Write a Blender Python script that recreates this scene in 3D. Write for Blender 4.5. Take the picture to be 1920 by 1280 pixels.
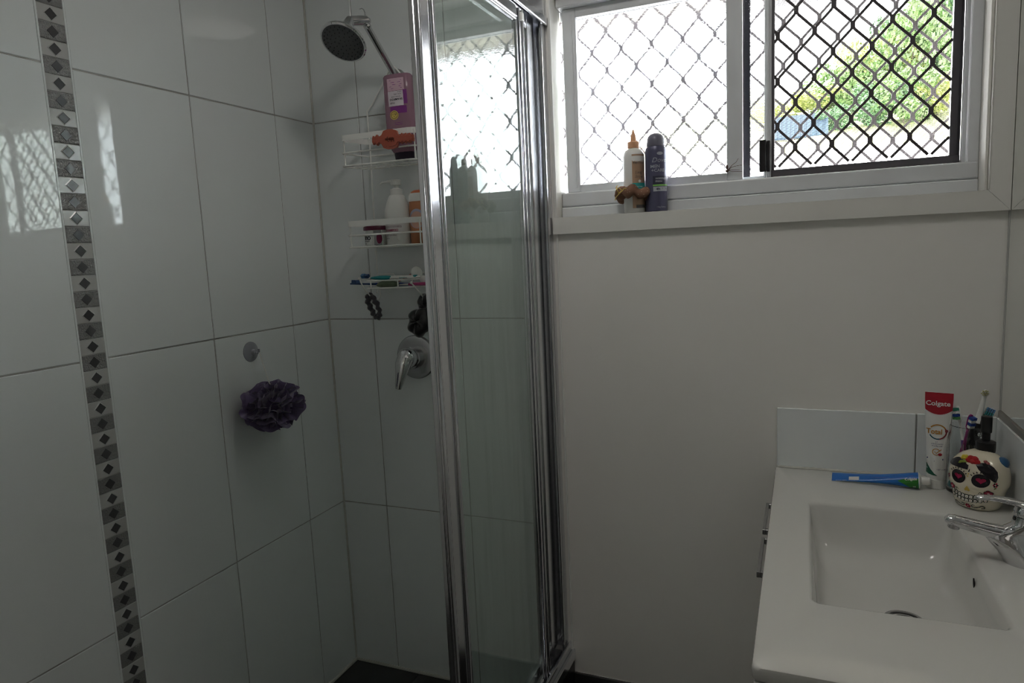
import bpy, bmesh, math, random
from mathutils import Vector, Matrix, Euler, noise
for o in list(bpy.data.objects): bpy.data.objects.remove(o)
sc = bpy.context.scene
COL = sc.collection
PI = math.pi

# ------------------------------------------------------------------ camera
CAMP = Vector((1.3916, -1.7961, 1.3555))
_ya, _pi, _ro = -.4017, -.132, -.0464
_d = Vector((math.sin(_ya)*math.cos(_pi), math.cos(_ya)*math.cos(_pi), math.sin(_pi)))
_r = Vector((math.cos(_ya), -math.sin(_ya), 0)); _u = _r.cross(_d)
_R = _r*math.cos(_ro) + _u*math.sin(_ro); _U = -_r*math.sin(_ro) + _u*math.cos(_ro)
cam = bpy.data.cameras.new('camera'); co = bpy.data.objects.new('camera', cam); COL.objects.link(co)
m = Matrix((_R, _U, -_d)).transposed().to_4x4(); m.translation = CAMP
co.matrix_world = m
cam.sensor_width = 36; cam.lens = 1296.65/1920*36; cam.clip_start = .02; cam.clip_end = 500
sc.camera = co

# ------------------------------------------------------------------ daylight
w = bpy.data.worlds.new('overcast_sky'); sc.world = w; w.use_nodes = True
nt = w.node_tree; bg = nt.nodes['Background']
bg.inputs['Color'].default_value = (.97, .985, 1.0, 1); bg.inputs['Strength'].default_value = 20.0
sun = bpy.data.lights.new('sun', 'SUN'); sun.energy = 40.0; sun.angle = .03; sun.color = (1, .95, .87)
so = bpy.data.objects.new('sun', sun); COL.objects.link(so)
so.rotation_euler = Vector((-.12, -.45, -.88)).to_track_quat('-Z', 'Y').to_euler()
hl = bpy.data.lights.new('hall_fill', 'AREA'); hl.shape = 'RECTANGLE'; hl.size = 1.2; hl.size_y = 1.2; hl.energy = 1.5; hl.color = (1, .93, .84)  # unseen warm fill light, added behind the doorway to brighten the room
ho = bpy.data.objects.new('hall_fill', hl); COL.objects.link(ho); ho.location = (1.35, -4.5, 2.25)
ho.rotation_euler = Vector((-.1, .75, -.66)).to_track_quat('-Z', 'Y').to_euler()
cl_ = bpy.data.lights.new('ceiling_lamp', 'AREA'); cl_.shape = 'DISK'; cl_.size = .32; cl_.energy = 2.4; cl_.color = (1, .96, .90)
cl_o = bpy.data.objects.new('ceiling_lamp', cl_); COL.objects.link(cl_o); cl_o.location = (1.02, -.70, 2.385)
vs = sc.view_settings
vs.view_transform = 'Standard'; vs.look = 'None'; vs.gamma = 1; vs.use_curve_mapping = False; vs.exposure = 0.5
cy = sc.cycles
cy.filter_width = .9
cy.max_bounces = 14; cy.diffuse_bounces = 6; cy.glossy_bounces = 6; cy.transmission_bounces = 10; cy.transparent_max_bounces = 24
cy.caustics_refractive = True; cy.caustics_reflective = True; cy.blur_glossy = .3

# ------------------------------------------------------------------ materials
MATS = {}
def mat(name, col=(.8, .8, .8), rough=.5, metal=0., bump=None, var=None, spec=.5, coat=0., trans=0., ior=1.45, alpha=1., sheen=0., sss=0.):
    if name in MATS: return MATS[name]
    m = bpy.data.materials.new(name); m.use_nodes = True; n = m.node_tree.nodes; l = m.node_tree.links
    b = n['Principled BSDF']
    b.inputs['Base Color'].default_value = (*col, 1); b.inputs['Roughness'].default_value = rough
    b.inputs['Metallic'].default_value = metal; b.inputs['Specular IOR Level'].default_value = spec
    b.inputs['Coat Weight'].default_value = coat; b.inputs['Transmission Weight'].default_value = trans
    b.inputs['IOR'].default_value = ior; b.inputs['Alpha'].default_value = alpha
    b.inputs['Sheen Weight'].default_value = sheen
    if sss: b.inputs['Subsurface Weight'].default_value = sss; b.inputs['Subsurface Radius'].default_value = (.02, .02, .02)
    if bump or var:
        tc = n.new('ShaderNodeTexCoord')
    if bump:
        t = n.new('ShaderNodeTexNoise'); t.inputs['Scale'].default_value = bump[0]; t.inputs['Detail'].default_value = bump[2] if len(bump) > 2 else 3
        bp = n.new('ShaderNodeBump'); bp.inputs['Strength'].default_value = bump[1]; bp.inputs['Distance'].default_value = bump[3] if len(bump) > 3 else .002
        l.new(tc.outputs['Object'], t.inputs['Vector']); l.new(t.outputs['Fac'], bp.inputs['Height']); l.new(bp.outputs['Normal'], b.inputs['Normal'])
    if var:
        t = n.new('ShaderNodeTexNoise'); t.inputs['Scale'].default_value = var[0]; t.inputs['Detail'].default_value = 5
        r = n.new('ShaderNodeValToRGB'); c2 = var[1]
        r.color_ramp.elements[0].position = .35; r.color_ramp.elements[1].position = .65
        r.color_ramp.elements[0].color = (*c2, 1); r.color_ramp.elements[1].color = (*col, 1)
        l.new(tc.outputs['Object'], t.inputs['Vector']); l.new(t.outputs['Fac'], r.inputs['Fac']); l.new(r.outputs['Color'], b.inputs['Base Color'])
    MATS[name] = m; return m

TILE = mat('white_glazed_tile', (.74, .77, .77), .025, spec=.5, bump=(4, .05, 1, .004))
GROUT = mat('grey_grout', (.46, .46, .44), .9, var=(14, (.34, .33, .31)))
PAINT = mat('white_wall_paint', (.80, .785, .75), .42, bump=(160, .05), var=(3, (.78, .76, .72)))
CEIL = mat('ceiling_paint', (.86, .86, .85), .6)
TRIM = mat('white_gloss_trim_paint', (.72, .71, .67), .3, bump=(40, .04))
ALU = mat('painted_white_aluminium', (.66, .68, .70), .32, bump=(60, .03), var=(9, (.62, .635, .65)))
ALUB = mat('polished_aluminium', (.72, .73, .76), .16, 1., bump=(30, .03))
CHROME = mat('chrome', (.66, .66, .67), .06, 1.)
CHROMED = mat('brushed_chrome', (.5, .5, .51), .25, 1.)
DARKT = mat('charcoal_floor_tile', (.035, .034, .033), .35, bump=(30, .15), var=(7, (.02, .02, .02)))
BLACKF = mat('black_screen_frame', (.09, .085, .095), .4)
GRILLE = mat('black_grille_powdercoat', (.075, .066, .072), .5)
GRILLEG = mat('grey_weathered_grille', (.19, .17, .18), .6)
BLKP = mat('black_plastic', (.012, .012, .014), .35)
WHP = mat('white_plastic', (.75, .75, .72), .3)
PORC = mat('white_porcelain', (.60, .595, .565), .12, bump=(4, .02, 1, .004))
CAB = mat('white_cabinet_laminate', (.72, .71, .69), .3)
WIRE = mat('white_coated_wire', (.86, .86, .83), .25)
MIRROR = mat('mirror_silver', (.86, .88, .86), .01, 1.)
SILV = mat('silver_glazed_mosaic', (.46, .46, .45), .12, 0, spec=.7)
SILVR = mat('hammered_silver_mosaic', (.24, .24, .235), .2, .15, bump=(260, .9, 2, .004), spec=.8)
DIAM = mat('dark_glass_diamond', (.07, .07, .073), .2)

def mix_glass(name, tint, bumpscale, bumpstr, kind):
    m = bpy.data.materials.new(name); m.use_nodes = True; n = m.node_tree.nodes; l = m.node_tree.links
    n.remove(n['Principled BSDF']); out = n['Material Output']
    tr = n.new('ShaderNodeBsdfTransparent'); tr.inputs['Color'].default_value = (*tint, 1)
    gl = n.new('ShaderNodeBsdfGlossy'); gl.inputs['Roughness'].default_value = .012
    fr = n.new('ShaderNodeFresnel'); fr.inputs['IOR'].default_value = 1.5
    mx = n.new('ShaderNodeMixShader')
    if kind == 'obscure':
        tc = n.new('ShaderNodeTexCoord'); vo = n.new('ShaderNodeTexNoise'); vo.inputs['Scale'].default_value = bumpscale; vo.inputs['Detail'].default_value = 1.2
        mp = n.new('ShaderNodeMapping'); mp.inputs['Scale'].default_value = (1, 1, 1.6)
        bp = n.new('ShaderNodeBump'); bp.inputs['Strength'].default_value = 1.0; bp.inputs['Distance'].default_value = bumpstr
        l.new(tc.outputs['Object'], mp.inputs['Vector']); l.new(mp.outputs['Vector'], vo.inputs['Vector'])
        l.new(vo.outputs['Fac'], bp.inputs['Height'])
        rf = n.new('ShaderNodeBsdfRefraction'); rf.inputs['IOR'].default_value = 1.12; rf.inputs['Roughness'].default_value = .0
        rf.inputs['Color'].default_value = (.98, .99, 1, 1)
        l.new(bp.outputs['Normal'], rf.inputs['Normal']); l.new(bp.outputs['Normal'], gl.inputs['Normal'])
        m2 = n.new('ShaderNodeMixShader'); m2.inputs[0].default_value = 1.0
        l.new(tr.outputs[0], m2.inputs[1]); l.new(rf.outputs[0], m2.inputs[2]); base = m2
    elif kind == 'shower':
        df = n.new('ShaderNodeBsdfDiffuse'); df.inputs['Color'].default_value = (.75, .8, .78, 1)
        tc = n.new('ShaderNodeTexCoord'); mp = n.new('ShaderNodeMapping'); mp.inputs['Scale'].default_value = (60, 60, 4)
        no = n.new('ShaderNodeTexNoise'); no.inputs['Scale'].default_value = 1; no.inputs['Detail'].default_value = 4
        rp = n.new('ShaderNodeMapRange'); rp.inputs[1].default_value = .5; rp.inputs[2].default_value = .8; rp.inputs[3].default_value = .018; rp.inputs[4].default_value = .09
        l.new(tc.outputs['Object'], mp.inputs['Vector']); l.new(mp.outputs['Vector'], no.inputs['Vector']); l.new(no.outputs['Fac'], rp.inputs[0])
        m2 = n.new('ShaderNodeMixShader'); l.new(rp.outputs[0], m2.inputs[0])
        l.new(tr.outputs[0], m2.inputs[1]); l.new(df.outputs[0], m2.inputs[2]); base = m2
    else: base = tr
    ge = n.new('ShaderNodeNewGeometry'); iv = n.new('ShaderNodeMath'); iv.operation = 'SUBTRACT'; iv.inputs[0].default_value = 1.0; l.new(ge.outputs['Backfacing'], iv.inputs[1])
    fm = n.new('ShaderNodeMath'); fm.operation = 'MULTIPLY'; l.new(fr.outputs[0], fm.inputs[0]); l.new(iv.outputs[0], fm.inputs[1])
    f2 = n.new('ShaderNodeMath'); f2.operation = 'MULTIPLY'; f2.use_clamp = True; f2.inputs[1].default_value = 1.25; l.new(fm.outputs[0], f2.inputs[0])
    l.new(f2.outputs[0], mx.inputs[0]); l.new(base.outputs[0], mx.inputs[1]); l.new(gl.outputs[0], mx.inputs[2])
    l.new(mx.outputs[0], out.inputs['Surface']); return m
OBSC = mix_glass('obscure_pattern_glass', (.97, .98, 1), 150, .0007, 'obscure')
SHGL = mix_glass('green_tinted_shower_glass', (.945, .975, .96), 0, 0, 'shower')
CLEAR = mat('clear_glass', (.96, .98, .98), .0, trans=1., ior=1.45)

def screen_mat():
    m = bpy.data.materials.new('insect_mesh'); m.use_nodes = True; n = m.node_tree.nodes; l = m.node_tree.links
    n.remove(n['Principled BSDF']); out = n['Material Output']
    tr = n.new('ShaderNodeBsdfTransparent'); df = n.new('ShaderNodeBsdfTranslucent'); df.inputs['Color'].default_value = (.05, .05, .05, 1)
    d2 = n.new('ShaderNodeBsdfDiffuse'); d2.inputs['Color'].default_value = (.10, .10, .10, 1)
    ad = n.new('ShaderNodeMixShader'); ad.inputs[0].default_value = .35
    l.new(df.outputs[0], ad.inputs[1]); l.new(d2.outputs[0], ad.inputs[2])
    tc = n.new('ShaderNodeTexCoord'); sp = n.new('ShaderNodeSeparateXYZ'); l.new(tc.outputs['Object'], sp.inputs[0])
    outs = []
    for ax in ('X', 'Z'):
        mu = n.new('ShaderNodeMath'); mu.operation = 'MULTIPLY'; mu.inputs[1].default_value = 2*PI/.0022; l.new(sp.outputs[ax], mu.inputs[0])
        si = n.new('ShaderNodeMath'); si.operation = 'SINE'; l.new(mu.outputs[0], si.inputs[0])
        g = n.new('ShaderNodeMath'); g.operation = 'GREATER_THAN'; g.inputs[1].default_value = .75; l.new(si.outputs[0], g.inputs[0]); outs.append(g)
    mxm = n.new('ShaderNodeMath'); mxm.operation = 'MAXIMUM'; l.new(outs[0].outputs[0], mxm.inputs[0]); l.new(outs[1].outputs[0], mxm.inputs[1])
    mx = n.new('ShaderNodeMixShader'); l.new(mxm.outputs[0], mx.inputs[0]); l.new(tr.outputs[0], mx.inputs[1]); l.new(ad.outputs[0], mx.inputs[2])
    l.new(mx.outputs[0], out.inputs['Surface']); return m
MESHM = screen_mat()

# ------------------------------------------------------------------ mesh builder
def worldpos(o):
    p = Vector((0, 0, 0))
    while o: p = p + o.location; o = o.parent
    return p
class MB:
    def __init__(s): s.v = []; s.f = []; s.mi = []
    def add(s, vs, fs, m=0):
        b = len(s.v); s.v += [Vector(v) for v in vs]; s.f += [tuple(i+b for i in f) for f in fs]; s.mi += [m]*len(fs); return s
    def box(s, x0, x1, y0, y1, z0, z1, m=0, r=0, seg=1):
        if r:
            bm = bmesh.new(); bmesh.ops.create_cube(bm, size=1)
            for v in bm.verts: v.co = Vector((x0+(x1-x0)*(v.co.x+.5), y0+(y1-y0)*(v.co.y+.5), z0+(z1-z0)*(v.co.z+.5)))
            bmesh.ops.bevel(bm, geom=list(bm.edges), offset=r, segments=seg, affect='EDGES', profile=.5)
            bm.verts.index_update(); s.add([v.co.copy() for v in bm.verts], [[v.index for v in f.verts] for f in bm.faces], m); bm.free(); return s
        V = [(x, y, z) for x in (x0, x1) for y in (y0, y1) for z in (z0, z1)]
        return s.add(V, [(0, 1, 3, 2), (4, 6, 7, 5), (0, 4, 5, 1), (2, 3, 7, 6), (0, 2, 6, 4), (1, 5, 7, 3)], m)
    def loft(s, rings, m=0, closed=True, cap=(True, True)):
        n = len(rings[0]); V = [p for r in rings for p in r]; F = []
        for i in range(len(rings)-1):
            for j in range(n if closed else n-1):
                k = (j+1) % n; F.append((i*n+j, i*n+k, (i+1)*n+k, (i+1)*n+j))
        if cap[0]: F.append(tuple(range(n-1, -1, -1)))
        if cap[1]: F.append(tuple(range((len(rings)-1)*n, len(rings)*n)))
        return s.add(V, F, m)
    def lathe(s, prof, n=32, c=(0, 0, 0), m=0, ax=None, cap=(True, True), e=2.):
        """prof: (h, rx[, ry]); ax: axis direction"""
        q = Vector((0, 0, 1)).rotation_difference(Vector(ax).normalized()) if ax else None
        rings = []
        for p in prof:
            h, rx = p[0], p[1]; ry = p[2] if len(p) > 2 else rx; ring = []
            for j in range(n):
                a = 2*PI*j/n; ca, sa = math.cos(a), math.sin(a)
                x = rx*math.copysign(abs(ca)**(2/e), ca); y = ry*math.copysign(abs(sa)**(2/e), sa)
                v = Vector((x, y, h)); v = q @ v if q else v; ring.append(v+Vector(c))
            rings.append(ring)
        return s.loft(rings, m, True, cap)
    def tube(s, path, r, n=8, m=0, closed=False, flat=1., up=None):
        path = [Vector(p) for p in path]; N = len(path); rr = r if isinstance(r, (list, tuple)) else [r]*N
        rings = []; prev = None
        for i, p in enumerate(path):
            if closed: t = path[(i+1) % N]-path[i-1]
            else: t = path[min(i+1, N-1)]-path[max(i-1, 0)]
            t.normalize()
            if prev is None:
                a = Vector(up) if up else (Vector((0, 0, 1)) if abs(t.z) < .9 else Vector((1, 0, 0)))
                x = t.cross(a).normalized()
            else: x = (prev-t*prev.dot(t)).normalized()
            y = t.cross(x); prev = x
            rings.append([p+x*math.cos(2*PI*j/n)*rr[i]+y*math.sin(2*PI*j/n)*rr[i]*flat for j in range(n)])
        if closed: rings.append(rings[0]); return s.loft(rings, m, True, (False, False))
        return s.loft(rings, m)
    def sphere(s, c, r, n=16, k=10, m=0):
        rx, ry, rz = r if isinstance(r, (tuple, list)) else (r, r, r)
        return s.lathe([(rz*math.sin(-PI/2+PI*i/k), max(1e-5, rx*math.cos(-PI/2+PI*i/k)), max(1e-5, ry*math.cos(-PI/2+PI*i/k))) for i in range(k+1)], n, c, m)
    def poly(s, pts, a, b, m=0, axis='y'):
        """extrude a 2-D outline (x,z) between y=a and y=b (or other axis)"""
        f = {'y': lambda p, t: (p[0], t, p[1]), 'x': lambda p, t: (t, p[0], p[1]), 'z': lambda p, t: (p[0], p[1], t)}[axis]
        return s.loft([[f(p, a) for p in pts], [f(p, b) for p in pts]], m)
    def strip(s, pts, wd, fn, m=0, eps=0.):
        """flat printed stroke mapped by fn(x,h,eps)"""
        n = len(pts); L = []
        for i, p in enumerate(pts):
            a = Vector(pts[min(i+1, n-1)])-Vector(pts[max(i-1, 0)]); a.normalize(); q = Vector((-a.y, a.x))
            ww = wd[i] if isinstance(wd, (list, tuple)) else wd
            L.append([fn(p[0]-q.x*ww/2, p[1]-q.y*ww/2, eps), fn(p[0]+q.x*ww/2, p[1]+q.y*ww/2, eps)])
        return s.loft(L, m, False, (False, False))
    def decal(s, pts, fn, m=0, eps=0., k=3):
        cx = sum(p[0] for p in pts)/len(pts); cz = sum(p[1] for p in pts)/len(pts); n = len(pts)
        rings = [[fn(cx+(p[0]-cx)*t, cz+(p[1]-cz)*t, eps) for p in pts] for t in [.02]+[(i+1)/k for i in range(k)]]
        return s.loft(rings, m, True, (True, False))
    def patch(s, x0, x1, h0, h1, fn, m=0, eps=0., nx=10, nh=4):
        return s.loft([[fn(x0+(x1-x0)*i/nx, h0+(h1-h0)*j/nh, eps) for i in range(nx+1)] for j in range(nh+1)], m, False, (False, False))
    def text(s, txt, size, x, h, fn, m=0, eps=0., align='CENTER', bold=0., sx=1., shear=0., rot=0.):
        cu = bpy.data.curves.new('t', 'FONT'); cu.body = txt; cu.size = size; cu.align_x = align; cu.resolution_u = 3; cu.offset = bold; cu.shear = shear
        ob = bpy.data.objects.new('t', cu); COL.objects.link(ob); dg = bpy.context.evaluated_depsgraph_get()
        me = bpy.data.meshes.new_from_object(ob.evaluated_get(dg))
        c, d = math.cos(rot), math.sin(rot)
        V = [fn(x+(v.co.x*sx)*c-v.co.y*d, h+(v.co.x*sx)*d+v.co.y*c, eps) for v in me.vertices]
        s.add(V, [tuple(p.vertices) for p in me.polygons], m)
        bpy.data.objects.remove(ob); bpy.data.curves.remove(cu); bpy.data.meshes.remove(me); return s
    def build(s, name, mats, parent=None, local=False, smooth=35, kind=None, label=None):
        me = bpy.data.meshes.new(name)
        off = worldpos(parent) if (parent and not local) else Vector((0, 0, 0))
        me.from_pydata([v-off for v in s.v], [], s.f); mats = mats if isinstance(mats, (list, tuple)) else [mats]
        for a in mats: me.materials.append(a)
        me.polygons.foreach_set('material_index', s.mi)
        bm = bmesh.new(); bm.from_mesh(me); bmesh.ops.recalc_face_normals(bm, faces=bm.faces); bm.to_mesh(me); bm.free()
        if smooth:
            me.polygons.foreach_set('use_smooth', [True]*len(me.polygons)); me.set_sharp_from_angle(angle=math.radians(smooth))
        o = bpy.data.objects.new(name, me); COL.objects.link(o)
        if parent: o.parent = parent
        if kind: o['kind'] = kind
        if label: o['label'] = label
        return o
def thing(name, label, cat, loc=(0, 0, 0), rot=(0, 0, 0), group=None, kind=None):
    o = bpy.data.objects.new(name, None); o.empty_display_size = .05; COL.objects.link(o); o.location = loc; o.rotation_euler = rot
    if label: o['label'] = label
    if cat: o['category'] = cat
    if group: o['group'] = group
    if kind: o['kind'] = kind
    return o
def tag(o, label, cat, group=None):
    o['label'] = label; o['category'] = cat
    if group: o['group'] = group
    return o
def dup(o, parent=None, loc=None):
    c = o.copy(); COL.objects.link(c)
    if parent: c.parent = parent
    if loc is not None: c.location = loc
    return c
def rr(x0, x1, y0, y1, z, r, k=5):
    P = []
    for cx, cy_, a0 in ((x1-r, y1-r, 0), (x0+r, y1-r, PI/2), (x0+r, y0+r, PI), (x1-r, y0+r, 1.5*PI)):
        for i in range(k+1):
            a = a0+PI/2*i/k; P.append((cx+r*math.cos(a), cy_+r*math.sin(a), z))
    return P
def arc(c, r, a0, a1, n, rz=None): return [(c[0]+r*math.cos(a0+(a1-a0)*i/n), c[1]+(rz or r)*math.sin(a0+(a1-a0)*i/n)) for i in range(n+1)]
def interp(prof, h, j=1):
    if h <= prof[0][0]: return prof[0][j] if len(prof[0]) > j else prof[0][1]
    for a, b in zip(prof, prof[1:]):
        if h <= b[0]:
            t = (h-a[0])/max(1e-9, b[0]-a[0]); va = a[j] if len(a) > j else a[1]; vb = b[j] if len(b) > j else b[1]; return va+(vb-va)*t
    return prof[-1][j] if len(prof[-1]) > j else prof[-1][1]
def front(prof, e=2.):
    """print mapping onto the -Y side of a lofted bottle"""
    def f(x, h, eps=0.):
        rx = interp(prof, h, 1); ry = interp(prof, h, 2); t = min(1., abs(x)/max(rx, 1e-6))
        return Vector((max(-rx, min(rx, x))*(1+eps/rx), -ry*(1-t**e)**(1/e)-eps, h))
    return f

# ------------------------------------------------------------------ room shell
ZC = 2.4; YF = -3.0; XR = 1.80
wl = MB().box(-.14, -.0024, YF-.1, .14, -.1, ZC).build('wall_left', GROUT, smooth=0); wl['kind'] = 'structure'
wb = MB()
wb.box(-.0024, .65, .0024, .14, -.1, ZC, 1).box(.65, .735, .0024, .088, -.1, ZC, 1).box(.65, .77, .088, .14, -.1, 1.425).box(.65, .77, .088, .14, 2.035, ZC)
wb.box(.735, .77, 0, .088, -.1, ZC); wb.box(.77, 1.753, 0, .14, -.1, 1.425); wb.box(.77, 1.753, 0, .14, 2.035, ZC); wb.box(1.753, XR+.14, 0, .14, -.1, ZC)
wb = wb.build('wall_back', [PAINT, GROUT], smooth=0); wb['kind'] = 'structure'
wr = MB().box(XR, XR+.14, YF-.1, 0, -.1, ZC).build('wall_right', PAINT, smooth=0); wr['kind'] = 'structure'
wf = MB().box(-.0065, .92, YF-.1, YF, -.1, ZC).box(1.72, XR, YF-.1, YF, -.1, ZC).box(.92, 1.72, YF-.1, YF, 2.05, ZC).build('wall_front', PAINT, smooth=0); wf['kind'] = 'structure'
hw = MB().box(-.6, -.5, -5.1, YF-.1, -.1, ZC).box(2.6, 2.7, -5.1, YF-.1, -.1, ZC).box(-.6, 2.7, -5.2, -5.1, -.1, ZC).box(-.6, 2.7, -5.2, YF-.1, ZC, ZC+.1).box(-.6, 2.7, -5.2, YF-.1, -.1, -.008).box(-.5, -.14, YF-.1, YF-.02, -.1, ZC).box(XR+.14, 2.6, YF-.1, YF-.02, -.1, ZC)
hw = hw.build('wall_hall', PAINT, smooth=0); hw['kind'] = 'structure'
ce = MB().box(-.14, XR+.14, YF-.1, .14, ZC, ZC+.1).build('ceiling', CEIL, smooth=0); ce['kind'] = 'structure'
fl = MB().box(-.14, XR+.14, YF-.1, .14, -.12, -.008).build('floor', GROUT, smooth=0); fl['kind'] = 'structure'
ws = MB().box(0, .80, -1.86, -1.78, 0, ZC).build('wall_side', PAINT, smooth=0); ws['kind'] = 'structure'

# wall tiles, one object per tile
J = .0032
rows = [(0, .5595), (.5595, 1.1625), (1.1625, 1.7655), (1.7655, 2.3685), (2.3685, 2.4)]
_tm = {}
def tile(parent, w, h, t, axis, c, mt, name='tile', tilt=0):
    key = (round(w, 4), round(h, 4), axis, mt.name)
    if key not in _tm:
        b = MB()
        if axis == 'x': b.box(-t, 0, -w/2, w/2, -h/2, h/2, r=.0012)
        elif axis == 'y': b.box(-w/2, w/2, 0, t, -h/2, h/2, r=.0012)
        else: b.box(-w/2, w/2, -h/2, h/2, -t, 0, r=.0012)
        o = b.build(name, mt, smooth=0); _tm[key] = o.data; bpy.data.objects.remove(o)
    o = bpy.data.objects.new(name, _tm[key]); COL.objects.link(o); o.parent = parent; o.location = c
    return o
random.seed(4)
ycols = [(0, -.169), (-.169, -.470), (-.470, -.769), (-.829, -1.130), (-1.130, -1.431), (-1.431, -1.732), (-1.732, -1.78)]
for za, zb in rows:
    for ya, yb in ycols:
        o = tile(wl, ya-yb-J, zb-za-J, .0040, 'x', (random.uniform(-.0004, .0002), (ya+yb)/2, (za+zb)/2), TILE)
        o.rotation_euler = (0, random.uniform(-.0015, .0015), random.uniform(-.0025, .0025))
    for xa, xb in ((0, .165), (.165, .466), (.466, .735)):
        tile(wb, xb-xa-J, zb-za-J, .0040, 'y', ((xa+xb)/2, random.uniform(-.0002, .0004), (za+zb)/2), TILE)
# mosaic listello: smooth and hammered silver squares with dark diamonds
LW = .060-.004; PH = .2017/6
def mosaic_mesh(h, w, k):
    b = MB(); e = .0035
    # raised rim square + pillow face
    b.box(-.006, 0, -w/2, w/2, -h/2, h/2, r=.001)
    if k == 0:
        for t0, t1, x0, x1 in ((.0158, .0130, .0001, .0011),):
            ro = [(x0, t0, 0), (x0, 0, t0*.94), (x0, -t0, 0), (x0, 0, -t0*.94)]; ri = [(x1, t1, 0), (x1, 0, t1*.94), (x1, -t1, 0), (x1, 0, -t1*.94)]
            b.loft([ro, ri, [(x0-.0002, p[1]*.95, p[2]*.95) for p in ri]], 0, True, (False, True))
    return b
mm = [mosaic_mesh(PH-.0012, LW, k) for k in (0, 1)]
mo = [mm[0].build('mosaic_tile', SILV, smooth=0), mm[1].build('mosaic_tile', SILVR, smooth=0)]
dm = MB().box(-.001, .0010, -.0086, .0086, -.0086, .0086, r=.0005).build('diamond_inset', DIAM, smooth=0)
zs = .0
for i in range(72):
    zz = .603-.2017*3+.0005+PH*(i+.5)
    if zz > ZC-.01: break
    k = 1 if i % 2 == 0 else 0
    o = dup(mo[k], wl, (-.0005, -.799, zz)); o.name = 'mosaic_tile'
    d = dup(dm, o, (.0002, 0, 0)); d.rotation_euler = (PI/4, 0, 0)
for o in mo+[dm]: bpy.data.objects.remove(o)
ls = MB()
for yy in (-.7695, -.8285): ls.box(-.006, .0003, yy-.0022, yy+.0022, 0, ZC, r=.0006)
ls.build('listello_edge', TILE, wl, smooth=0)

# floor tiles, skirting, hob
for i in range(3):
    for j in range(6):
        tile(fl, .247-J, .297-J, .0075, 'z', (.0+.1235+.247*i-.0, -.02-.1485-.297*j+.02, 0), DARKT)
for i in range(4):
    for j in range(10):
        w0 = .30 if i < 3 else .1
        tile(fl, w0-J, .297-J, .0075, 'z', (.80+.3*i+w0/2, -.1485-.297*j, 0), DARKT)
bb = MB().box(.7835, 1.345, -.006, 0, 0, .118).build('baseboard_back', GROUT, smooth=0); bb['kind'] = 'structure'
for xa, xb in ((.782, 1.08), (1.08, 1.345)): tile(bb, xb-xa-J, .119, .008, 'y', ((xa+xb)/2, -.0115, .06), DARKT)
hob = MB().box(.742, .782, -1.78, 0, 0, .16, r=.003).build('trim_1', DARKT, smooth=0); hob['kind'] = 'structure'
sl = MB().tube([(.004, -1.7, .004), (.004, -.004, .004), (.74, -.004, .004)], .006, 6).tube([(.0015, -.0015, 0), (.0015, -.0015, ZC)], .0035, 6).build('trim_2', mat('white_silicone', (.55, .54, .50), .5, bump=(90, .4)), smooth=60); sl['kind'] = 'structure'

# window architrave and reveal lining
tr = MB()
tr.poly([(.769, 1.390), (1.795, 1.390), (1.7535, 1.4345), (.769, 1.4345)], -.013, 0)
tr = tr.build('trim_3', TRIM, smooth=0); tr['kind'] = 'structure'
t2 = MB(); t2.poly([(1.7955, 1.390), (1.7955, 2.08), (1.754, 2.035), (1.754, 1.4345)], -.013, 0); t2.box(1.7535, 1.7565, -.0145, -.011, 1.436, 2.035, r=.001)
t2 = t2.build('trim_4', TRIM, smooth=0); t2['kind'] = 'structure'
t3 = MB().poly([(.769, 2.035), (1.754, 2.035), (1.7955, 2.08), (.769, 2.08)], -.013, 0).build('trim_5', TRIM, smooth=0); t3['kind'] = 'structure'
sb = MB().box(.772, 1.752, -.010, .052, 1.4245, 1.4345, r=.002).build('trim_6', TRIM, smooth=0); sb['kind'] = 'structure'
cb = MB().box(.7695, .775, -.004, .0875, 1.4345, 2.035, r=.001).box(1.7475, 1.7535, -.004, .09, 1.4345, 2.035, r=.001).build('trim_7', TRIM, smooth=0); cb['kind'] = 'structure'

# ------------------------------------------------------------------ window
win = thing('window_1', 'white aluminium sliding window with obscure glass and black diamond security grille', None, (1.262, .06, 1.4345), kind='structure')
b = MB(); b.box(.725, .780, .0895, .125, 1.436, 1.5025).box(.725, .780, .0895, .125, 1.985, 2.035); b.box(.776, 1.7475, .046, .125, 1.4345, 1.4635, r=.003).box(.776, 1.7475, .052, .125, 1.4645, 1.5025, r=.004, seg=2).box(.776, 1.7475, .112, .116, 1.50, 1.512)
b.build('frame_sill', ALU, win, smooth=0)
b = MB(); b.box(.776, 1.7475, .05, .125, 1.985, 2.035, r=.003).box(.776, 1.7475, .092, .098, 1.962, 1.987).box(.776, 1.7475, .112, .118, 1.965, 1.987)
b.build('frame_head', ALU, win, smooth=0)
b = MB(); b.box(1.7245, 1.7475, .055, .125, 1.464, 1.99, r=.002).box(1.717, 1.7255, .075, .082, 1.503, 1.99, r=.001).box(1.7195, 1.7255, .10, .125, 1.503, 1.99, r=.001)
b.build('frame_jamb', ALU, win, smooth=0)
b = MB(); b.box(.725, .7475, .0885, .125, 1.503, 1.99, r=.001); b.build('frame_jamb', ALU, win, smooth=0)
b = MB(); b.box(1.2985, 1.3155, .092, .122, 1.503, 1.986, r=.002).box(1.304, 1.3105, .089, .094, 1.503, 1.986, r=.001); b.build('mullion', ALU, win, smooth=0)
fp = MB().box(.7475, 1.2985, .106, .110, 1.505, 1.985).build('fixed_pane', OBSC, win, smooth=0)
sash = MB(); sash.box(.7875, .8245, .070, .090, 1.503, 1.985, r=.002).box(.8105, .8155, .0685, .0705, 1.515, 1.97, r=.0005)
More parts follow.
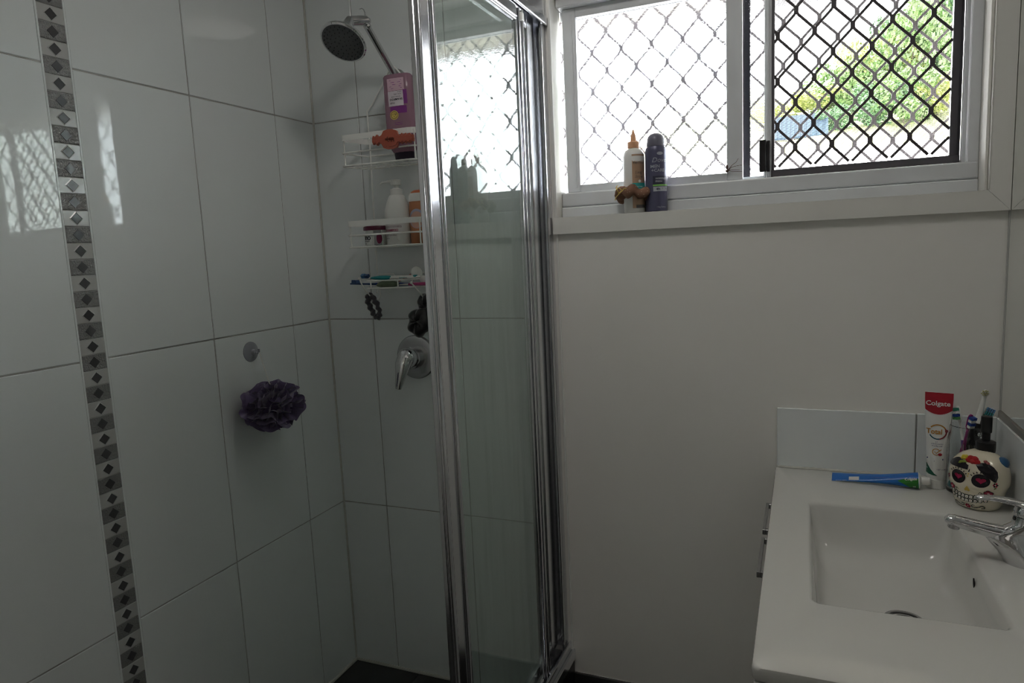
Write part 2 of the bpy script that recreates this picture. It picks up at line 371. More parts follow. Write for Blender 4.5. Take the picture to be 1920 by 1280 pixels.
sash.box(1.2105, 1.2485, .070, .090, 1.503, 1.985, r=.002); sash.box(.8245, 1.2105, .070, .090, 1.503, 1.5225, r=.001); sash.box(.8245, 1.2105, .070, .090, 1.960, 1.985, r=.001)
sash = sash.build('sash', ALU, win, smooth=0)
MB().box(.822, 1.213, .079, .083, 1.519, 1.963).build('pane', OBSC, sash, smooth=0)
b = MB(); b.box(1.288, 1.3035, .072, .0915, 1.5185, 1.5955, r=.0015).box(1.305, 1.3125, .076, .0915, 1.5185, 1.593, r=.001); b.build('latch', BLKP, win, smooth=0)

def grille(x0, x1, z0, z1, px, pz, nx, nz, y, th, strand, node):
    """expanded diamond grille: hex-like cells with short thick nodes, one perforated sheet"""
    b = MB(); y0, y1 = y-th/2, y+th/2
    def seg(p, q, w0):
        clip = []
        for t in (0., 1.): clip.append((p[0]+(q[0]-p[0])*t, p[1]+(q[1]-p[1])*t))
        p, q = Vector(p), Vector(q); t0, t1 = 0., 1.
        for i, (lo, hi) in enumerate(((x0, x1), (z0, z1))):
            d = q[i]-p[i]
            if abs(d) < 1e-9:
                if p[i] < lo or p[i] > hi: return
                continue
            a, c = (lo-p[i])/d, (hi-p[i])/d
            if a > c: a, c = c, a
            t0, t1 = max(t0, a), min(t1, c)
        if t1 <= t0: return
        a, c = p+(q-p)*t0, p+(q-p)*t1; d = (c-a).normalized(); nn = Vector((-d.y, d.x))*w0/2
        b.poly([a-nn, c-nn, c+nn, a+nn], y0, y1)
    i0 = int((x0-nx)/px)-2; i1 = int((x1-nx)/px)+2; k0 = int((z0-nz)/pz)-2; k1 = int((z1-nz)/pz)+2
    for i in range(i0, i1+1):
        for k in range(k0, k1+1):
            for sx, sz in ((0, 0), (.5, .5)):
                cx, cz = nx+px*(i+sx), nz+pz*(k+sz); hn = node*.62
                if x0 < cx < x1 and z0 < cz-hn*.6 and cz+hn*.6 < z1:
                    wn = node*.5
                    b.poly([(cx-wn, cz-hn*1.15), (cx-wn*.62, cz-hn*.5), (cx-wn*.62, cz+hn*.5), (cx-wn, cz+hn*1.15), (cx-wn*.3, cz+hn*.95), (cx+wn*.3, cz+hn*.95), (cx+wn, cz+hn*1.15), (cx+wn*.62, cz+hn*.5), (cx+wn*.62, cz-hn*.5), (cx+wn, cz-hn*1.15), (cx+wn*.3, cz-hn*.95), (cx-wn*.3, cz-hn*.95)], y0-.0003, y1+.0003)
                for dx in (-1, 1):
                    seg((cx+dx*wn_*.62, cz+node*.55), (cx+dx*(px/2-wn_*.62), cz+pz/2-node*.55), strand)
    return b
wn_ = .0055
sf = MB()
sf.box(1.3145, 1.7175, .092, .112, 1.5035, 1.5225, r=.001).box(1.6965, 1.7115, .092, .112, 1.5225, 1.985, r=.001).box(1.3155, 1.322, .094, .112, 1.5225, 1.985, r=.001).box(1.322, 1.6965, .092, .112, 1.968, 1.985, r=.001).box(1.7115, 1.7175, .098, .112, 1.5225, 1.985)
sf = sf.build('screen_frame', BLACKF, win, smooth=0)
grille(1.320, 1.699, 1.5215, 1.970, .0825, .107, 1.535, 1.788, .100, .003, .0058, .0165).build('grille', GRILLE, sf, smooth=0)
MB().box(1.321, 1.698, .1085, .1088, 1.5215, 1.970).build('insect_mesh', MESHM, sf, smooth=0, kind='stuff')
og = MB(); og.box(.60, 1.78, .205, .222, 1.463, 1.486, r=.001).box(.60, 1.78, .205, .222, 2.06, 2.085, r=.001).box(.60, .622, .205, .222, 1.486, 2.06, r=.001).box(1.758, 1.78, .205, .222, 1.486, 2.06, r=.001).box(1.228, 1.2575, .205, .222, 1.486, 2.06, r=.001)
for xx in (.605, 1.765):
    for zz_ in (1.474, 2.072): og.box(xx, xx+.012, .14, .206, zz_-.008, zz_+.008)
og = og.build('grille_frame', mat('matt_black_steel', (.014, .014, .018), .8, spec=.1), win, smooth=0)
grille(.622, 1.758, 1.484, 2.062, .085, .1066, 1.126, 1.848, .213, .003, .0055, .0160).build('grille', GRILLEG, og, smooth=0)

# ------------------------------------------------------------------ shower screen
scr = thing('shower_screen', 'fixed polished aluminium shower screen with header rail, bottom track and wall channel', 'shower screen', (.755, -.85, .16))
b = MB(); b.box(.733, .745, -1.78, 0, .1605, .225, r=.002).box(.7455, .770, -1.78, 0, .1605, .178, r=.002).box(.768, .776, -1.78, 0, .1605, .213, r=.002).box(.776, .786, -1.78, 0, .1605, .190, r=.002)
b.build('bottom_track', ALUB, scr, smooth=0)
b = MB(); b.box(.730, .770, -1.78, 0, 1.945, 2.015, r=.002).box(.766, .7735, -1.78, 0, 1.926, 1.948, r=.003, seg=2).box(.730, .7355, -1.78, 0, 1.925, 1.948, r=.002)
b.build('header_rail', ALUB, scr, smooth=0)
b = MB(); b.box(.733, .7655, -.014, 0, .2, 1.95, r=.002).box(.733, .7385, -.045, -.012, .2, 1.95, r=.001).box(.7605, .7655, -.038, -.012, .2, 1.95, r=.001)
b.tube([(.763, -.036, .2), (.763, -.036, 1.95)], .004, 8).build('wall_channel', ALUB, scr, smooth=40)
b = MB(); b.box(.737, .750, -.655, -.632, .225, 1.94, r=.003, seg=2).box(.737, .750, -.10, -.05, .225, 1.94, r=.003, seg=2).box(.737, .750, -.632, -.10, 1.90, 1.94, r=.002).box(.737, .750, -.632, -.10, .225, .25, r=.002)
b.build('panel_frame', ALUB, scr, smooth=0)
MB().box(.7415, .7455, -.636, -.095, .24, 1.91).build('glass_panel', SHGL, scr, smooth=0)
MB().box(.7745, .7795, -.006, 0, .0, 2.0, r=.001).build('wall_seal', WHP, scr, smooth=0)
door = thing('shower_door', 'sliding shower door of green tinted glass in a polished aluminium frame, pushed back against the fixed panel', 'shower door', (.759, -.43, .18))
b = MB()
b.box(.7525, .7635, -.687, -.612, .185, 1.925, r=.002)
b.tube([(.7635, -.676, .19), (.7635, -.676, 1.92)], .0075, 12).tube([(.7635, -.622, .19), (.7635, -.622, 1.92)], .0065, 12)
b.build('stile', ALUB, door, smooth=40)
b = MB(); b.box(.7525, .7645, -.208, -.166, .185, 1.925, r=.002).tube([(.7645, -.170, .19), (.7645, -.170, 1.92)], .0045, 10).box(.7645, .768, -.196, -.188, .19, 1.92, r=.001)
b.build('stile', ALUB, door, smooth=40)
MB().box(.7525, .7665, -.612, -.208, 1.888, 1.925, r=.003, seg=2).box(.7665, .769, -.612, -.208, 1.895, 1.90, r=.0008).build('top_rail', ALUB, door, smooth=0)
MB().box(.7525, .7655, -.612, -.208, .185, .222, r=.003, seg=2).build('bottom_rail', ALUB, door, smooth=0)
MB().box(.757, .761, -.616, -.204, .215, 1.892).build('glass_panel', SHGL, door, smooth=0)
MB().box(.7655, .772, -.186, -.172, 1.893, 1.912, r=.001).build('roller_bracket', WHP, door, smooth=0)

# ------------------------------------------------------------------ shower fittings
sh = thing('wall_shower', 'round chrome shower head on a straight angled wall arm', 'shower head', (.308, 0, 1.854))
A0, A1 = Vector((.308, 0, 1.854)), Vector((.3035, -.14, 1.975))
MB().lathe([(0, .030), (.004, .030), (.010, .024), (.014, .013)], 28, A0, ax=(0, -1, 0)).build('wall_flange', CHROME, sh)
MB().tube([A0, A0.lerp(A1, .5), A1], .0095, 16).build('arm', CHROME, sh)
b = MB(); b.sphere(A1+Vector((.006, .003, .004)), .0105, 14, 8).sphere(A1+Vector((.012, -.002, -.012)), .008, 12, 8).tube([A1+Vector((.004, 0, .004)), A1+Vector((-.004, -.020, .0)), A1+Vector((-.017, -.046, -.006))], [.0135, .0135, .0125], 14)
b.tube([A1+Vector((-.017, -.044, -.004)), A1+Vector((-.014, -.060, -.022)), A1+Vector((-.010, -.075, -.047))], [.0125, .015, .021], 14).build('swivel_joint', CHROME, sh)
nrm = Vector((0, -.6, -.8)); hc = Vector((.296, -.233, 1.904))
MB().lathe([(-.034, .019), (-.024, .025), (-.016, .045), (-.008, .057), (-.002, .0605), (.002, .0605), (.005, .0575), (.0045, .0555)], 40, hc, ax=nrm).build('head_shell', CHROME, sh)
q = Vector((0, 0, 1)).rotation_difference(nrm)
MB().lathe([(.0035, .056), (.0052, .0545), (.006, .03), (.0062, .001)], 40, hc, ax=nrm).build('spray_plate', mat('grey_spray_plate', (.10, .105, .11), .4), sh)
b = MB()
for rad, cnt in ((.010, 5), (.021, 10), (.032, 15), (.041, 20), (.049, 24)):
    for i in range(cnt):
        a = 2*PI*i/cnt+rad*40; p = hc+q @ Vector((rad*math.cos(a), rad*math.sin(a), .005)); b.lathe([(0, .0018), (.0022, .0014)], 7, p, ax=nrm)
b.build('nozzles', BLKP, sh, smooth=0, kind='stuff')
tag(MB().tube([A1+Vector((.003, 0, .006))+Vector(p) for p in ((0, 0, .004), (0, -.001, .018), (-.002, -.003, .026), (-.006, -.006, .029), (-.011, -.008, .027))], .0014, 6).build('hanging_hook', mat('clear_plastic_hook', (.5, .52, .53), .2, alpha=.6)), 'small clear plastic hook standing on top of the shower arm elbow', 'hook')

mx_ = thing('shower_mixer', 'round chrome shower mixer tap with a lever handle pointing down', 'shower mixer', (.313, 0, 1.047))
mc = Vector((.313, 0, 1.047))
MB().lathe([(0, .067), (.004, .067), (.008, .064), (.010, .055), (.011, .028)], 48, mc, ax=(0, -1, 0)).build('wall_plate', CHROMED, mx_)
MB().lathe([(.01, .033), (.034, .033), (.0345, .030), (.036, .030), (.0365, .033), (.044, .032)], 36, mc, ax=(0, -1, 0)).build('body', CHROME, mx_)
c1 = mc+Vector((0, -.062, .012))
MB().lathe([(.0445, .0305), (.052, .031), (.064, .0285), (.073, .021), (.078, .009), (.0795, .001)], 32, mc, ax=(0, -.99, .10)).tube([mc+Vector((0, -.066, .004)), mc+Vector((-.004, -.075, -.012)), mc+Vector((-.009, -.083, -.045)), mc+Vector((-.013, -.089, -.070)), mc+Vector((-.015, -.091, -.082))], [.0255, .0245, .0165, .0125, .0092], 18, flat=.85, up=(0, -1, 0)).build('lever', CHROME, mx_)

# ------------------------------------------------------------------ shower caddy
cad = thing('shower_caddy', 'white wire shower caddy with two baskets and soap shelf hanging from the shower arm', 'shower caddy', (.305, -.02, 1.24))
WR = .0025
def trap(z, x0=.180, x1=.430, yf=-.12, yb=-.018, ins=.022):
    P = []
    for a in arc((x1-.03, yf+.03), .03, 0, -PI/2, 4): P.append((a[0], a[1], z))
    for a in arc((x0+.012, yf+.012), .012, -PI/2, -PI, 4): P.append((a[0], a[1], z))
    P.append((x0+ins, yb, z)); P.append((x1-ins*.3, yb, z)); return P
b = MB()
for xx in (.207, .385): b.tube([(xx, -.014, 1.775), (xx, -.014, 1.56), (xx-.004, -.014, 1.40), (xx-.004, -.014, 1.262), (xx, -.03, 1.245)], WR, 7)
b.tube([(.207, -.014, 1.775), (.225, -.014, 1.792), (.290, -.018, 1.873), (.300, -.022, 1.885), (.313, -.022, 1.886), (.324, -.018, 1.873), (.372, -.014, 1.795), (.385, -.014, 1.775)], WR, 7)
b.build('hanging_frame', WIRE, cad)
def basket(zt, zm, zb):
    b = MB()
    P = trap(zt); n = len(P)
    b.loft([[(p[0], p[1], zt-.0155) for p in P], [(p[0], p[1], zt) for p in P], [(p[0]+(.305-p[0])*.012, p[1]+(-.07-p[1])*.02, zt) for p in P], [(p[0]+(.305-p[0])*.012, p[1]+(-.07-p[1])*.02, zt-.0155) for p in P]][0:4]+[[(p[0], p[1], zt-.0155) for p in P]], 0, True, (False, False))
    o = b.build('basket_band', WIRE, cad, smooth=0)
    b = MB(); b.tube(trap(zm), WR, 7, closed=True).tube(trap(zb), WR, 7, closed=True)
    for x, y in ((.187, -.112), (.418, -.114), (.212, -.02), (.40, -.02)): b.tube([(x, y, zb), (x, y, zt-.005)], WR*.85, 6)
    b.build('basket_rim', WIRE, cad)
    b = MB()
    for i in range(7): x = .215+.03*i; b.tube([(x, -.018, zb-.0005), (x, -.119, zb-.0005)], .0014, 6)
    for yy in (-.05, -.085): b.tube([(.200, yy, zb-.003), (.418, yy, zb-.003)], .0016, 6)
    b.build('basket_floor', WIRE, cad)
basket(1.696, 1.647, 1.611)
basket(1.457, 1.416, 1.382)
b = MB()
for z in (1.284, 1.262):
    b.tube([(.203, -.016, z), (.206, -.075, z), (.214, -.088, z), (.222, -.09, z), (.330, -.09, z), (.345, -.082, z), (.381, -.04, z), (.381, -.016, z)], WR*.9, 7)
for x in (.228, .320): b.tube([(x, -.09, 1.262), (x, -.09, 1.284)], WR*.9, 6)
for yy in (-.035, -.055, -.075): b.tube([(.206, yy, 1.261), (.352, yy, 1.261)], .0014, 6)
b.tube([(.203, -.016, 1.300), (.262, -.018, 1.300), (.268, -.02, 1.292), (.268, -.03, 1.264)], WR*.8, 6).tube([(.381, -.016, 1.300), (.335, -.018, 1.300), (.330, -.022, 1.290), (.328, -.03, 1.264)], WR*.8, 6)
b.build('soap_shelf', WIRE, cad)
for (px_, pz_, ty, tz) in ((.207, 1.262, -.105, 1.292), (.381, 1.262, -.105, 1.276)):
    b = MB(); b.tube([(px_, -.016, pz_), (px_+.004, -.018, 1.236), (px_+.006, -.035, 1.222), (px_+.003, -.060, 1.230), (px_-.004, -.090, 1.262), (px_-.008, ty, tz)], WR*.85, 7).sphere((px_-.008, ty, tz), .0042, 10, 8)
    b.build('hook', WIRE, cad)

# ------------------------------------------------------------------ bottles
def bottle(name, label, cat, loc, rot=(0, 0, 0)): return thing(name, label, cat, loc, rot)
# pink bottle standing on its cap (upside down); modelled upright then turned over
pk = bottle('shampoo_bottle', 'translucent pink shampoo bottle standing upside down on its dark cap in the top basket', 'bottle', (.350, -.066, 1.8475), (PI, 0, PI))
pk.rotation_euler = Euler((0, PI-.03, .16))
PKM = mat('pink_translucent_plastic', (.45, .26, .34), .18, trans=.35, ior=1.3, spec=.5)
pp = [(0, .038, .022), (.004, .0412, .0245), (.05, .0425, .026), (.10, .044, .027), (.14, .0445, .027), (.165, .0435, .026), (.185, .041, .024), (.200, .036, .021), (.209, .030, .019)]
MB().lathe(pp, 40, e=2.8).build('body', PKM, pk, local=True, smooth=50)
MB().lathe([(.209, .0285, .018), (.211, .030, .0185), (.2285, .0275, .0175), (.230, .026, .016)], 32, e=2.6).build('cap', mat('dark_purple_cap', (.02, .012, .03), .3), pk, local=True)
F = front(pp, 2.8)
b = MB(); b.patch(-.027, .022, .150-.088, .206-.088, F, 0, .0004)
PINKL = mat('pale_pink_label', (.62, .42, .50), .4); WHL = mat('white_label', (.68, .62, .66), .4); PURP = mat('purple_print', (.20, .03, .22), .4); INK = mat('dark_ink', (.02, .015, .03), .5); GOLD = mat('gold_seal', (.62, .48, .10), .35)
b = MB()
b.patch(-.024, .024, .012, .045, F, 0, .0004); b.patch(-.020, .024, .046, .086, F, 1, .0005); b.patch(-.030, -.019, .044, .082, F, 2, .0004, 3); b.patch(-.027, .020, .087, .106, F, 2, .0004)
b.decal([(.010+.0125*math.cos(t), .110+.0125*math.sin(t)) for t in [2*PI*i/24 for i in range(24)]], F, 4, .0007)
b.strip([(.010+.0092*math.cos(t), .110+.0092*math.sin(t)) for t in [2*PI*i/24 for i in range(25)]], .0012, F, 3, .0009)
b.strip([(.004, .107), (.010, .115), (.016, .107), (.004, .107)], .0012, F, 3, .0009)
b.text('GLISS', .0060, .012, .076, F, 3, .0008, bold=.0001).text('SHAMPOO', .0078, .001, .066, F, 3, .0008, bold=.0002).text('REPAIR CARE', .0045, .001, .060, F, 3, .0008).text('FOR DRY', .0055, -.004, .053, F, 3, .0008).text('HAIR', .0055, -.010, .0475, F, 3, .0008)
for k_, hh in enumerate((.018, .023, .029, .034, .039)): b.strip([(-.018+.003*(k_ % 2), hh), (.017-.004*(k_ % 3), hh)], .0011, F, 2, .0008)
for hh in (.131, .136): b.strip([(-.012, hh), (.010, hh)], .001, F, 2, .0008)
b.build('label_print', [PINKL, WHL, PURP, INK, GOLD], pk, local=True, smooth=0)

jar = bottle('hair_mask_jar', 'silver jar with a maroon lid standing in the middle basket', 'jar', (.2485, -.066, 1.3845), (0, 0, -.30))
jp = [(0, .0355), (.002, .0375), (.040, .0375), (.044, .037)]
MB().lathe(jp, 40).build('body', mat('silver_jar', (.62, .62, .60), .22, .85), jar, local=True)
MB().lathe([(.044, .039), (.0445, .0405), (.053, .0405), (.056, .0385), (.0565, .02)], 40).build('lid', mat('maroon_lid', (.09, .008, .03), .3), jar, local=True)
F = front(jp); b = MB(); b.text('fino', .022, -.006, .017, F, 0, .0004, bold=.0003).text('PREMIUM TOUCH', .0045, -.012, .0115, F, 0, .0004).text('hair mask', .0045, -.017, .0055, F, 0, .0004)
b.patch(.020, .034, .002, .043, F, 2, .0003, 6).decal([(0.0305+.0045*math.cos(t), .020+.015*math.sin(t)) for t in [2*PI*i/16 for i in range(16)]], F, 1, .0006)
b.build('label_print', [INK, mat('maroon_print', (.18, .01, .06), .4), mat('grey_label', (.30, .30, .31), .4)], jar, local=True, smooth=0)

pb = bottle('pump_bottle', 'white pump bottle reading CONDITIONING SHAMPOO in the middle basket', 'bottle', (.322, -.068, 1.3835), (0, 0, .12))
bp_ = [(0, .034, .026), (.003, .0370, .028), (.05, .0385, .029), (.08, .0385, .029), (.100, .0370, .028), (.120, .030, .025), (.136, .0225, .0215), (.140, .0195, .0195)]
MB().lathe(bp_, 40, e=2.2).build('body', WHP, pb, local=True, smooth=50)
MB().lathe([(.140, .0175), (.156, .0175), (.158, .013), (.160, .008), (.168, .008)], 24).build('collar', WHP, pb, local=True)
MB().lathe([(.168, .0135), (.172, .015), (.181, .0145), (.183, .012)], 24).tube([(0, 0, .1775), (-.018, -.006, .1785), (-.036, -.012, .1765), (-.043, -.014, .172)], [.0085, .007, .0055, .004], 12, flat=.6).build('pump_head', WHP, pb, local=True)
F = front(bp_, 2.2); b = MB(); RED = mat('red_print', (.35, .02, .10), .5); GREY = mat('grey_ink', (.10, .09, .09), .5)
b.text('CONDITIONING', .0088, -.031, .0485, F, 1, .0004, 'LEFT', sx=.78).text('SHAMPOO', .0092, -.031, .0385, F, 0, .0004, 'LEFT', bold=.0003, sx=.95).text('FOR DAMAGED / DRY HAIR', .0047, -.031, .0305, F, 1, .0004, 'LEFT').text('repairs and softens', .0047, -.031, .0262, F, 1, .0004, 'LEFT')
b.text('500 mL', .004, -.030, .0180, F, 1, .0004, 'LEFT').strip([(-.030, .0155), (.008, .0155)], .0012, F, 0, .0004).strip([(-.030, .012), (.011, .012)], .001, F, 0, .0004)
b.build('label_print', [RED, mat('mauve_print', (.22, .10, .16), .5)], pb, local=True, smooth=0)

ob_ = bottle('wash_bottle', 'orange wash bottle with a white and orange cap beside the white pump bottle', 'bottle', (.3955, -.066, 1.3835), (0, 0, .12))
op = [(0, .030, .018), (.003, .0320, .021), (.06, .0328, .0215), (.10, .0325, .021), (.116, .0315, .020), (.118, .0315, .020)]
MB().lathe(op, 36, e=2.6).build('body', mat('orange_translucent_plastic', (.62, .24, .10), .3, trans=.15), ob_, local=True, smooth=50)
MB().lathe([(.118, .0325, .0205), (.134, .0310, .020), (.141, .0275, .0185)], 36, e=2.5).build('cap', WHP, ob_, local=True)
MB().lathe([(.1405, .0272, .0182), (.145, .024, .0165), (.149, .016, .012), (.1505, .002, .002)], 32, e=2.3).build('cap_top', mat('orange_cap', (.62, .18, .08), .35), ob_, local=True)
F = front(op, 2.6); b = MB()
b.decal([(-.004+.024*math.cos(t), .070+.027*math.sin(t)) for t in [2*PI*i/32 for i in range(32)]], F, 1, .0003).decal([(-.004+.020*math.cos(t), .067+.023*math.sin(t)) for t in [2*PI*i/32 for i in range(32)]], F, 0, .0005)
b.text('femfresh', .0095, -.004, .067, F, 2, .0008, sx=.95, bold=.0001).text('DAILY WASH', .004, -.004, .060, F, 2, .0008)
for hh in (.034, .022, .015): b.strip([(-.022, hh), (.016, hh)], .0011, F, 2, .0004)
b.build('label_print', [mat('peach_label', (.70, .42, .33), .4), mat('lilac_swirl', (.45, .45, .58), .4), GREY], ob_, local=True, smooth=0)

# claw clip hung on the top band
cl = thing('claw_clip', 'coral hair claw clip clipped over the top basket band', 'hair clip', (.361, -.1225, 1.667), (0, .035, .06))
CORAL = mat('coral_plastic', (.42, .10, .06), .35)
def jaw(sg):
    top = [(-.063, .004), (-.060, .012), (-.054, .0085), (-.048, .0145), (-.042, .008), (-.034, .012), (-.028, .0225), (-.016, .026), (.000, .026), (.012, .022), (.016, .012), (.022, .009), (.028, .0145), (.032, .009), (.040, .014), (.044, .009), (.052, .0135), (.056, .008), (.062, .009), (.063, .0001)]
    pts = [(-.063, .0001)]+top; pts = [(x, sg*z) for x, z in pts]
    return MB().poly(pts, -.012, -.004 if sg > 0 else -.003).poly([(x*.96, z*.72) for x, z in pts], -.0145, -.012)
jaw(1).build('jaw', CORAL, cl, local=True, smooth=0); jaw(-1).build('jaw', CORAL, cl, local=True, smooth=0)
b = MB(); b.tube([(-.016+.0028*i, -.0155, .0075*math.sin(i*2.2)) for i in range(9)], .0013, 6).tube([(-.02, -.014, 0), (.006, -.014, 0)], .003, 8); b.build('spring', mat('dark_coral', (.14, .03, .02), .4), cl, local=True)

# toothbrushes
def toothbrush(name, label, base, tip, hd, cols, L=None, hw=.0065, kids=True):
    """base: end of grip, tip: top of head; hd: direction the bristles point"""
    base, tip = Vector(base), Vector(tip); ax = (tip-base); L = ax.length; ax.normalize(); hd = Vector(hd); hd = (hd-ax*hd.dot(ax)).normalized(); sd = ax.cross(hd)
    t = thing(name, label, 'toothbrush', base)
    P = lambda a, s_, h_: base+ax*a+sd*s_+hd*h_
    g = MB(); g.loft([[P(a, r_*math.cos(2*PI*j/12), r_*.75*math.sin(2*PI*j/12)) for j in range(12)] for a, r_ in ((0, .003), (.004, .0055), (.03, .0068), (.06, .0058), (.085, .0062), (L-.075, .0045))])
    g.build('grip', cols[0], t)
    n_ = MB(); n_.loft([[P(a, r_*math.cos(2*PI*j/10), .8*r_*math.sin(2*PI*j/10)) for j in range(10)] for a, r_ in ((L-.077, .0042), (L-.05, .0028), (L-.034, .003))])
    n_.loft([[P(a, w_*math.cos(2*PI*j/14), .0022*math.sin(2*PI*j/14)) for j in range(14)] for a, w_ in ((L-.036, .003), (L-.028, hw), (L-.008, hw), (L-.002, hw*.7), (L, .001))])
    n_.build('head', cols[1], t)
    for k, cm in enumerate(cols[2:]):
        br = MB(); nb = len(cols)-2; a0 = L-.029+.026*k/nb; a1 = L-.029+.026*(k+1)/nb-.0008; hh = .0105+.0015*(k % 2)
        for i in range(2):
            for j in range(4):
                aa = a0+(a1-a0)*(i+.5)/2; ss = hw*.8*(j-1.5)/1.5*.8; w_ = .00125; da = (a1-a0)*.22
                br.loft([[P(aa+da, ss+w_, z), P(aa-da, ss+w_, z), P(aa-da, ss-w_, z), P(aa+da, ss-w_, z)] for z in (.0018, hh)])
        br.build('bristles', cm, t, smooth=0)
    return t
TEAL = mat('teal_rubber', (.02, .27, .29), .4); NAVY = mat('navy_bristle', (.02, .06, .16), .6); PINKP = mat('pink_plastic', (.50, .06, .20), .3); SKYB = mat('sky_blue_bristle', (.08, .22, .42), .6)
GREENB = mat('green_bristle', (.10, .34, .10), .6); VIOLET = mat('violet_rubber', (.12, .04, .26), .4); MAGENTA = mat('magenta_rubber', (.30, .02, .17), .4); DGREEN = mat('emerald_bristle', (.02, .22, .14), .6); BLUEP = mat('royal_blue_plastic', (.01, .05, .28), .4)
tb = toothbrush('toothbrush', 'teal and white toothbrush with blue bristles lying across the soap shelf', (.392, -.083, 1.2915), (.190, -.080, 1.2925), (-.1, -.6, 1), [WHP, WHP, NAVY, SKYB], hw=.006)
for x0, x1, rad in ((.224, .305, .0072), (.362, .388, .0068)):
    g = MB(); n = 14; g.loft([[(x0+(x1-x0)*i/n, -.0822+rad*max(.15, math.sin(PI*(i+.3)/(n+.6)))**.5*math.cos(2*PI*j/12)*.9, 1.2918+rad*.85*max(.15, math.sin(PI*(i+.3)/(n+.6)))**.5*math.sin(2*PI*j/12)) for j in range(12)] for i in range(n+1)])
    g.build('rubber_grip', TEAL, tb)
b = MB(); b.text('sensitive', .008, .338, 1.2885, lambda x, h, e=0: Vector((x, -.0888-e, h)), 0, .0004); b.build('print', TEAL, tb, smooth=0)
toothbrush('toothbrush', 'pink toothbrush lying low on the soap shelf behind the green soap', (.428, -.066, 1.2705), (.262, -.050, 1.2685), (0, -.3, 1), [PINKP, WHP, WHP], hw=.005)
toothbrush('toothbrush', 'dark blue toothbrush at the back of the soap shelf, thin head poking out left', (.330, -.035, 1.268), (.163, -.100, 1.2775), (0, .4, 1), [BLUEP, NAVY, NAVY], hw=.004)
rt = thing('travel_tube', 'small red tube with a round white cap behind the teal toothbrush', 'tube', (.30, -.045, 1.266))
rp = [(0, .0005, .010), (.02, .003, .0105), (.05, .009, .0105), (.063, .013, .0125)]
b = MB(); b.loft([[(.295+h, -.045+ry*math.sin(2*PI*j/16)*.6, 1.278+h*.33+rx*math.cos(2*PI*j/16)) for j in range(16)] for h, rx, ry in rp]); b.build('body', mat('red_plastic', (.45, .02, .03), .35), rt)
MB().lathe([(0, .016), (.004, .018), (.010, .018), (.013, .013)], 24, (.356, -.050, 1.300), ax=(.8, -.45, .25)).sphere((.383, -.052, 1.283), (.011, .009, .011)).build('cap', WHP, rt)
sp_ = MB().lathe([(0, .026, .014), (.003, .034, .02), (.008, .037, .022), (.013, .033, .018), (.017, .02, .01), (.018, .002, .002)], 32, (.268, -.062, 1.2635), e=2.4).build('soap_bar', mat('sage_green_soap', (.20, .25, .16), .5, var=(60, (.15, .20, .12))))
tag(sp_, 'worn sage green soap bar on the wire soap shelf', 'soap')

# scrunchies
def scrunchie(path, rad, mt, amp=.35, seed=1, n=10, freq=9, name='scrunchie', parent=None):
    random.seed(seed); b = MB(); N = len(path); path = [Vector(p) for p in path]; rings = []
    cen = sum(path, Vector())/N
    for i, p in enumerate(path):
        t = (path[(i+1) % N]-path[i-1]).normalized(); o = (p-cen); o = (o-t*o.dot(t)).normalized(); y = t.cross(o)
        rings.append([p+(o*math.cos(2*PI*j/n)+y*math.sin(2*PI*j/n))*rad*(1+amp*math.sin(2*PI*freq*i/N+1.3*math.sin(2*PI*j/n))+amp*.5*noise.noise((p+Vector((j*.7, seed, 0)))*90)+amp*.9*noise.noise(p*45+Vector((seed, 0, j*.25)))) for j in range(n)])
    rings.append(rings[0]); b.loft(rings, 0, True, (False, False)); return b
def ringpath(c, a, b_, u, v, n=64): c, u, v = Vector(c), Vector(u).normalized(), Vector(v).normalized(); return [c+u*a*math.cos(2*PI*i/n)+v*b_*math.sin(2*PI*i/n) for i in range(n)]
o = scrunchie(ringpath((.212, -.060, 1.207), .0215, .034, (1, -.35, -.15), (.28, .05, -1), 72), .0078, None, .28, 3, freq=11).build('scrunchie', mat('grey_satin', (.055, .05, .06), .38, sheen=.3), smooth=60); tag(o, 'small dark grey scrunchie hanging from the left caddy hook', 'scrunchie')
SAT = mat('black_satin', (.008, .008, .010), .3, sheen=.3)
o = scrunchie(ringpath((.394, -.052, 1.200), .022, .026, (1, -.5, .1), (.1, .0, -1), 72), .019, None, .20, 5, 12, 5).build('scrunchie', SAT, smooth=60); tag(o, 'black satin scrunchie, upper of the two on the right caddy hook', 'scrunchie')
o = scrunchie(ringpath((.373, -.070, 1.160), .022, .022, (1, -.3, .1), (.0, -.2, -1), 72), .0205, None, .17, 8, 12, 5).build('scrunchie', SAT, smooth=60); tag(o, 'black satin scrunchie, lower of the two on the right caddy hook', 'scrunchie')

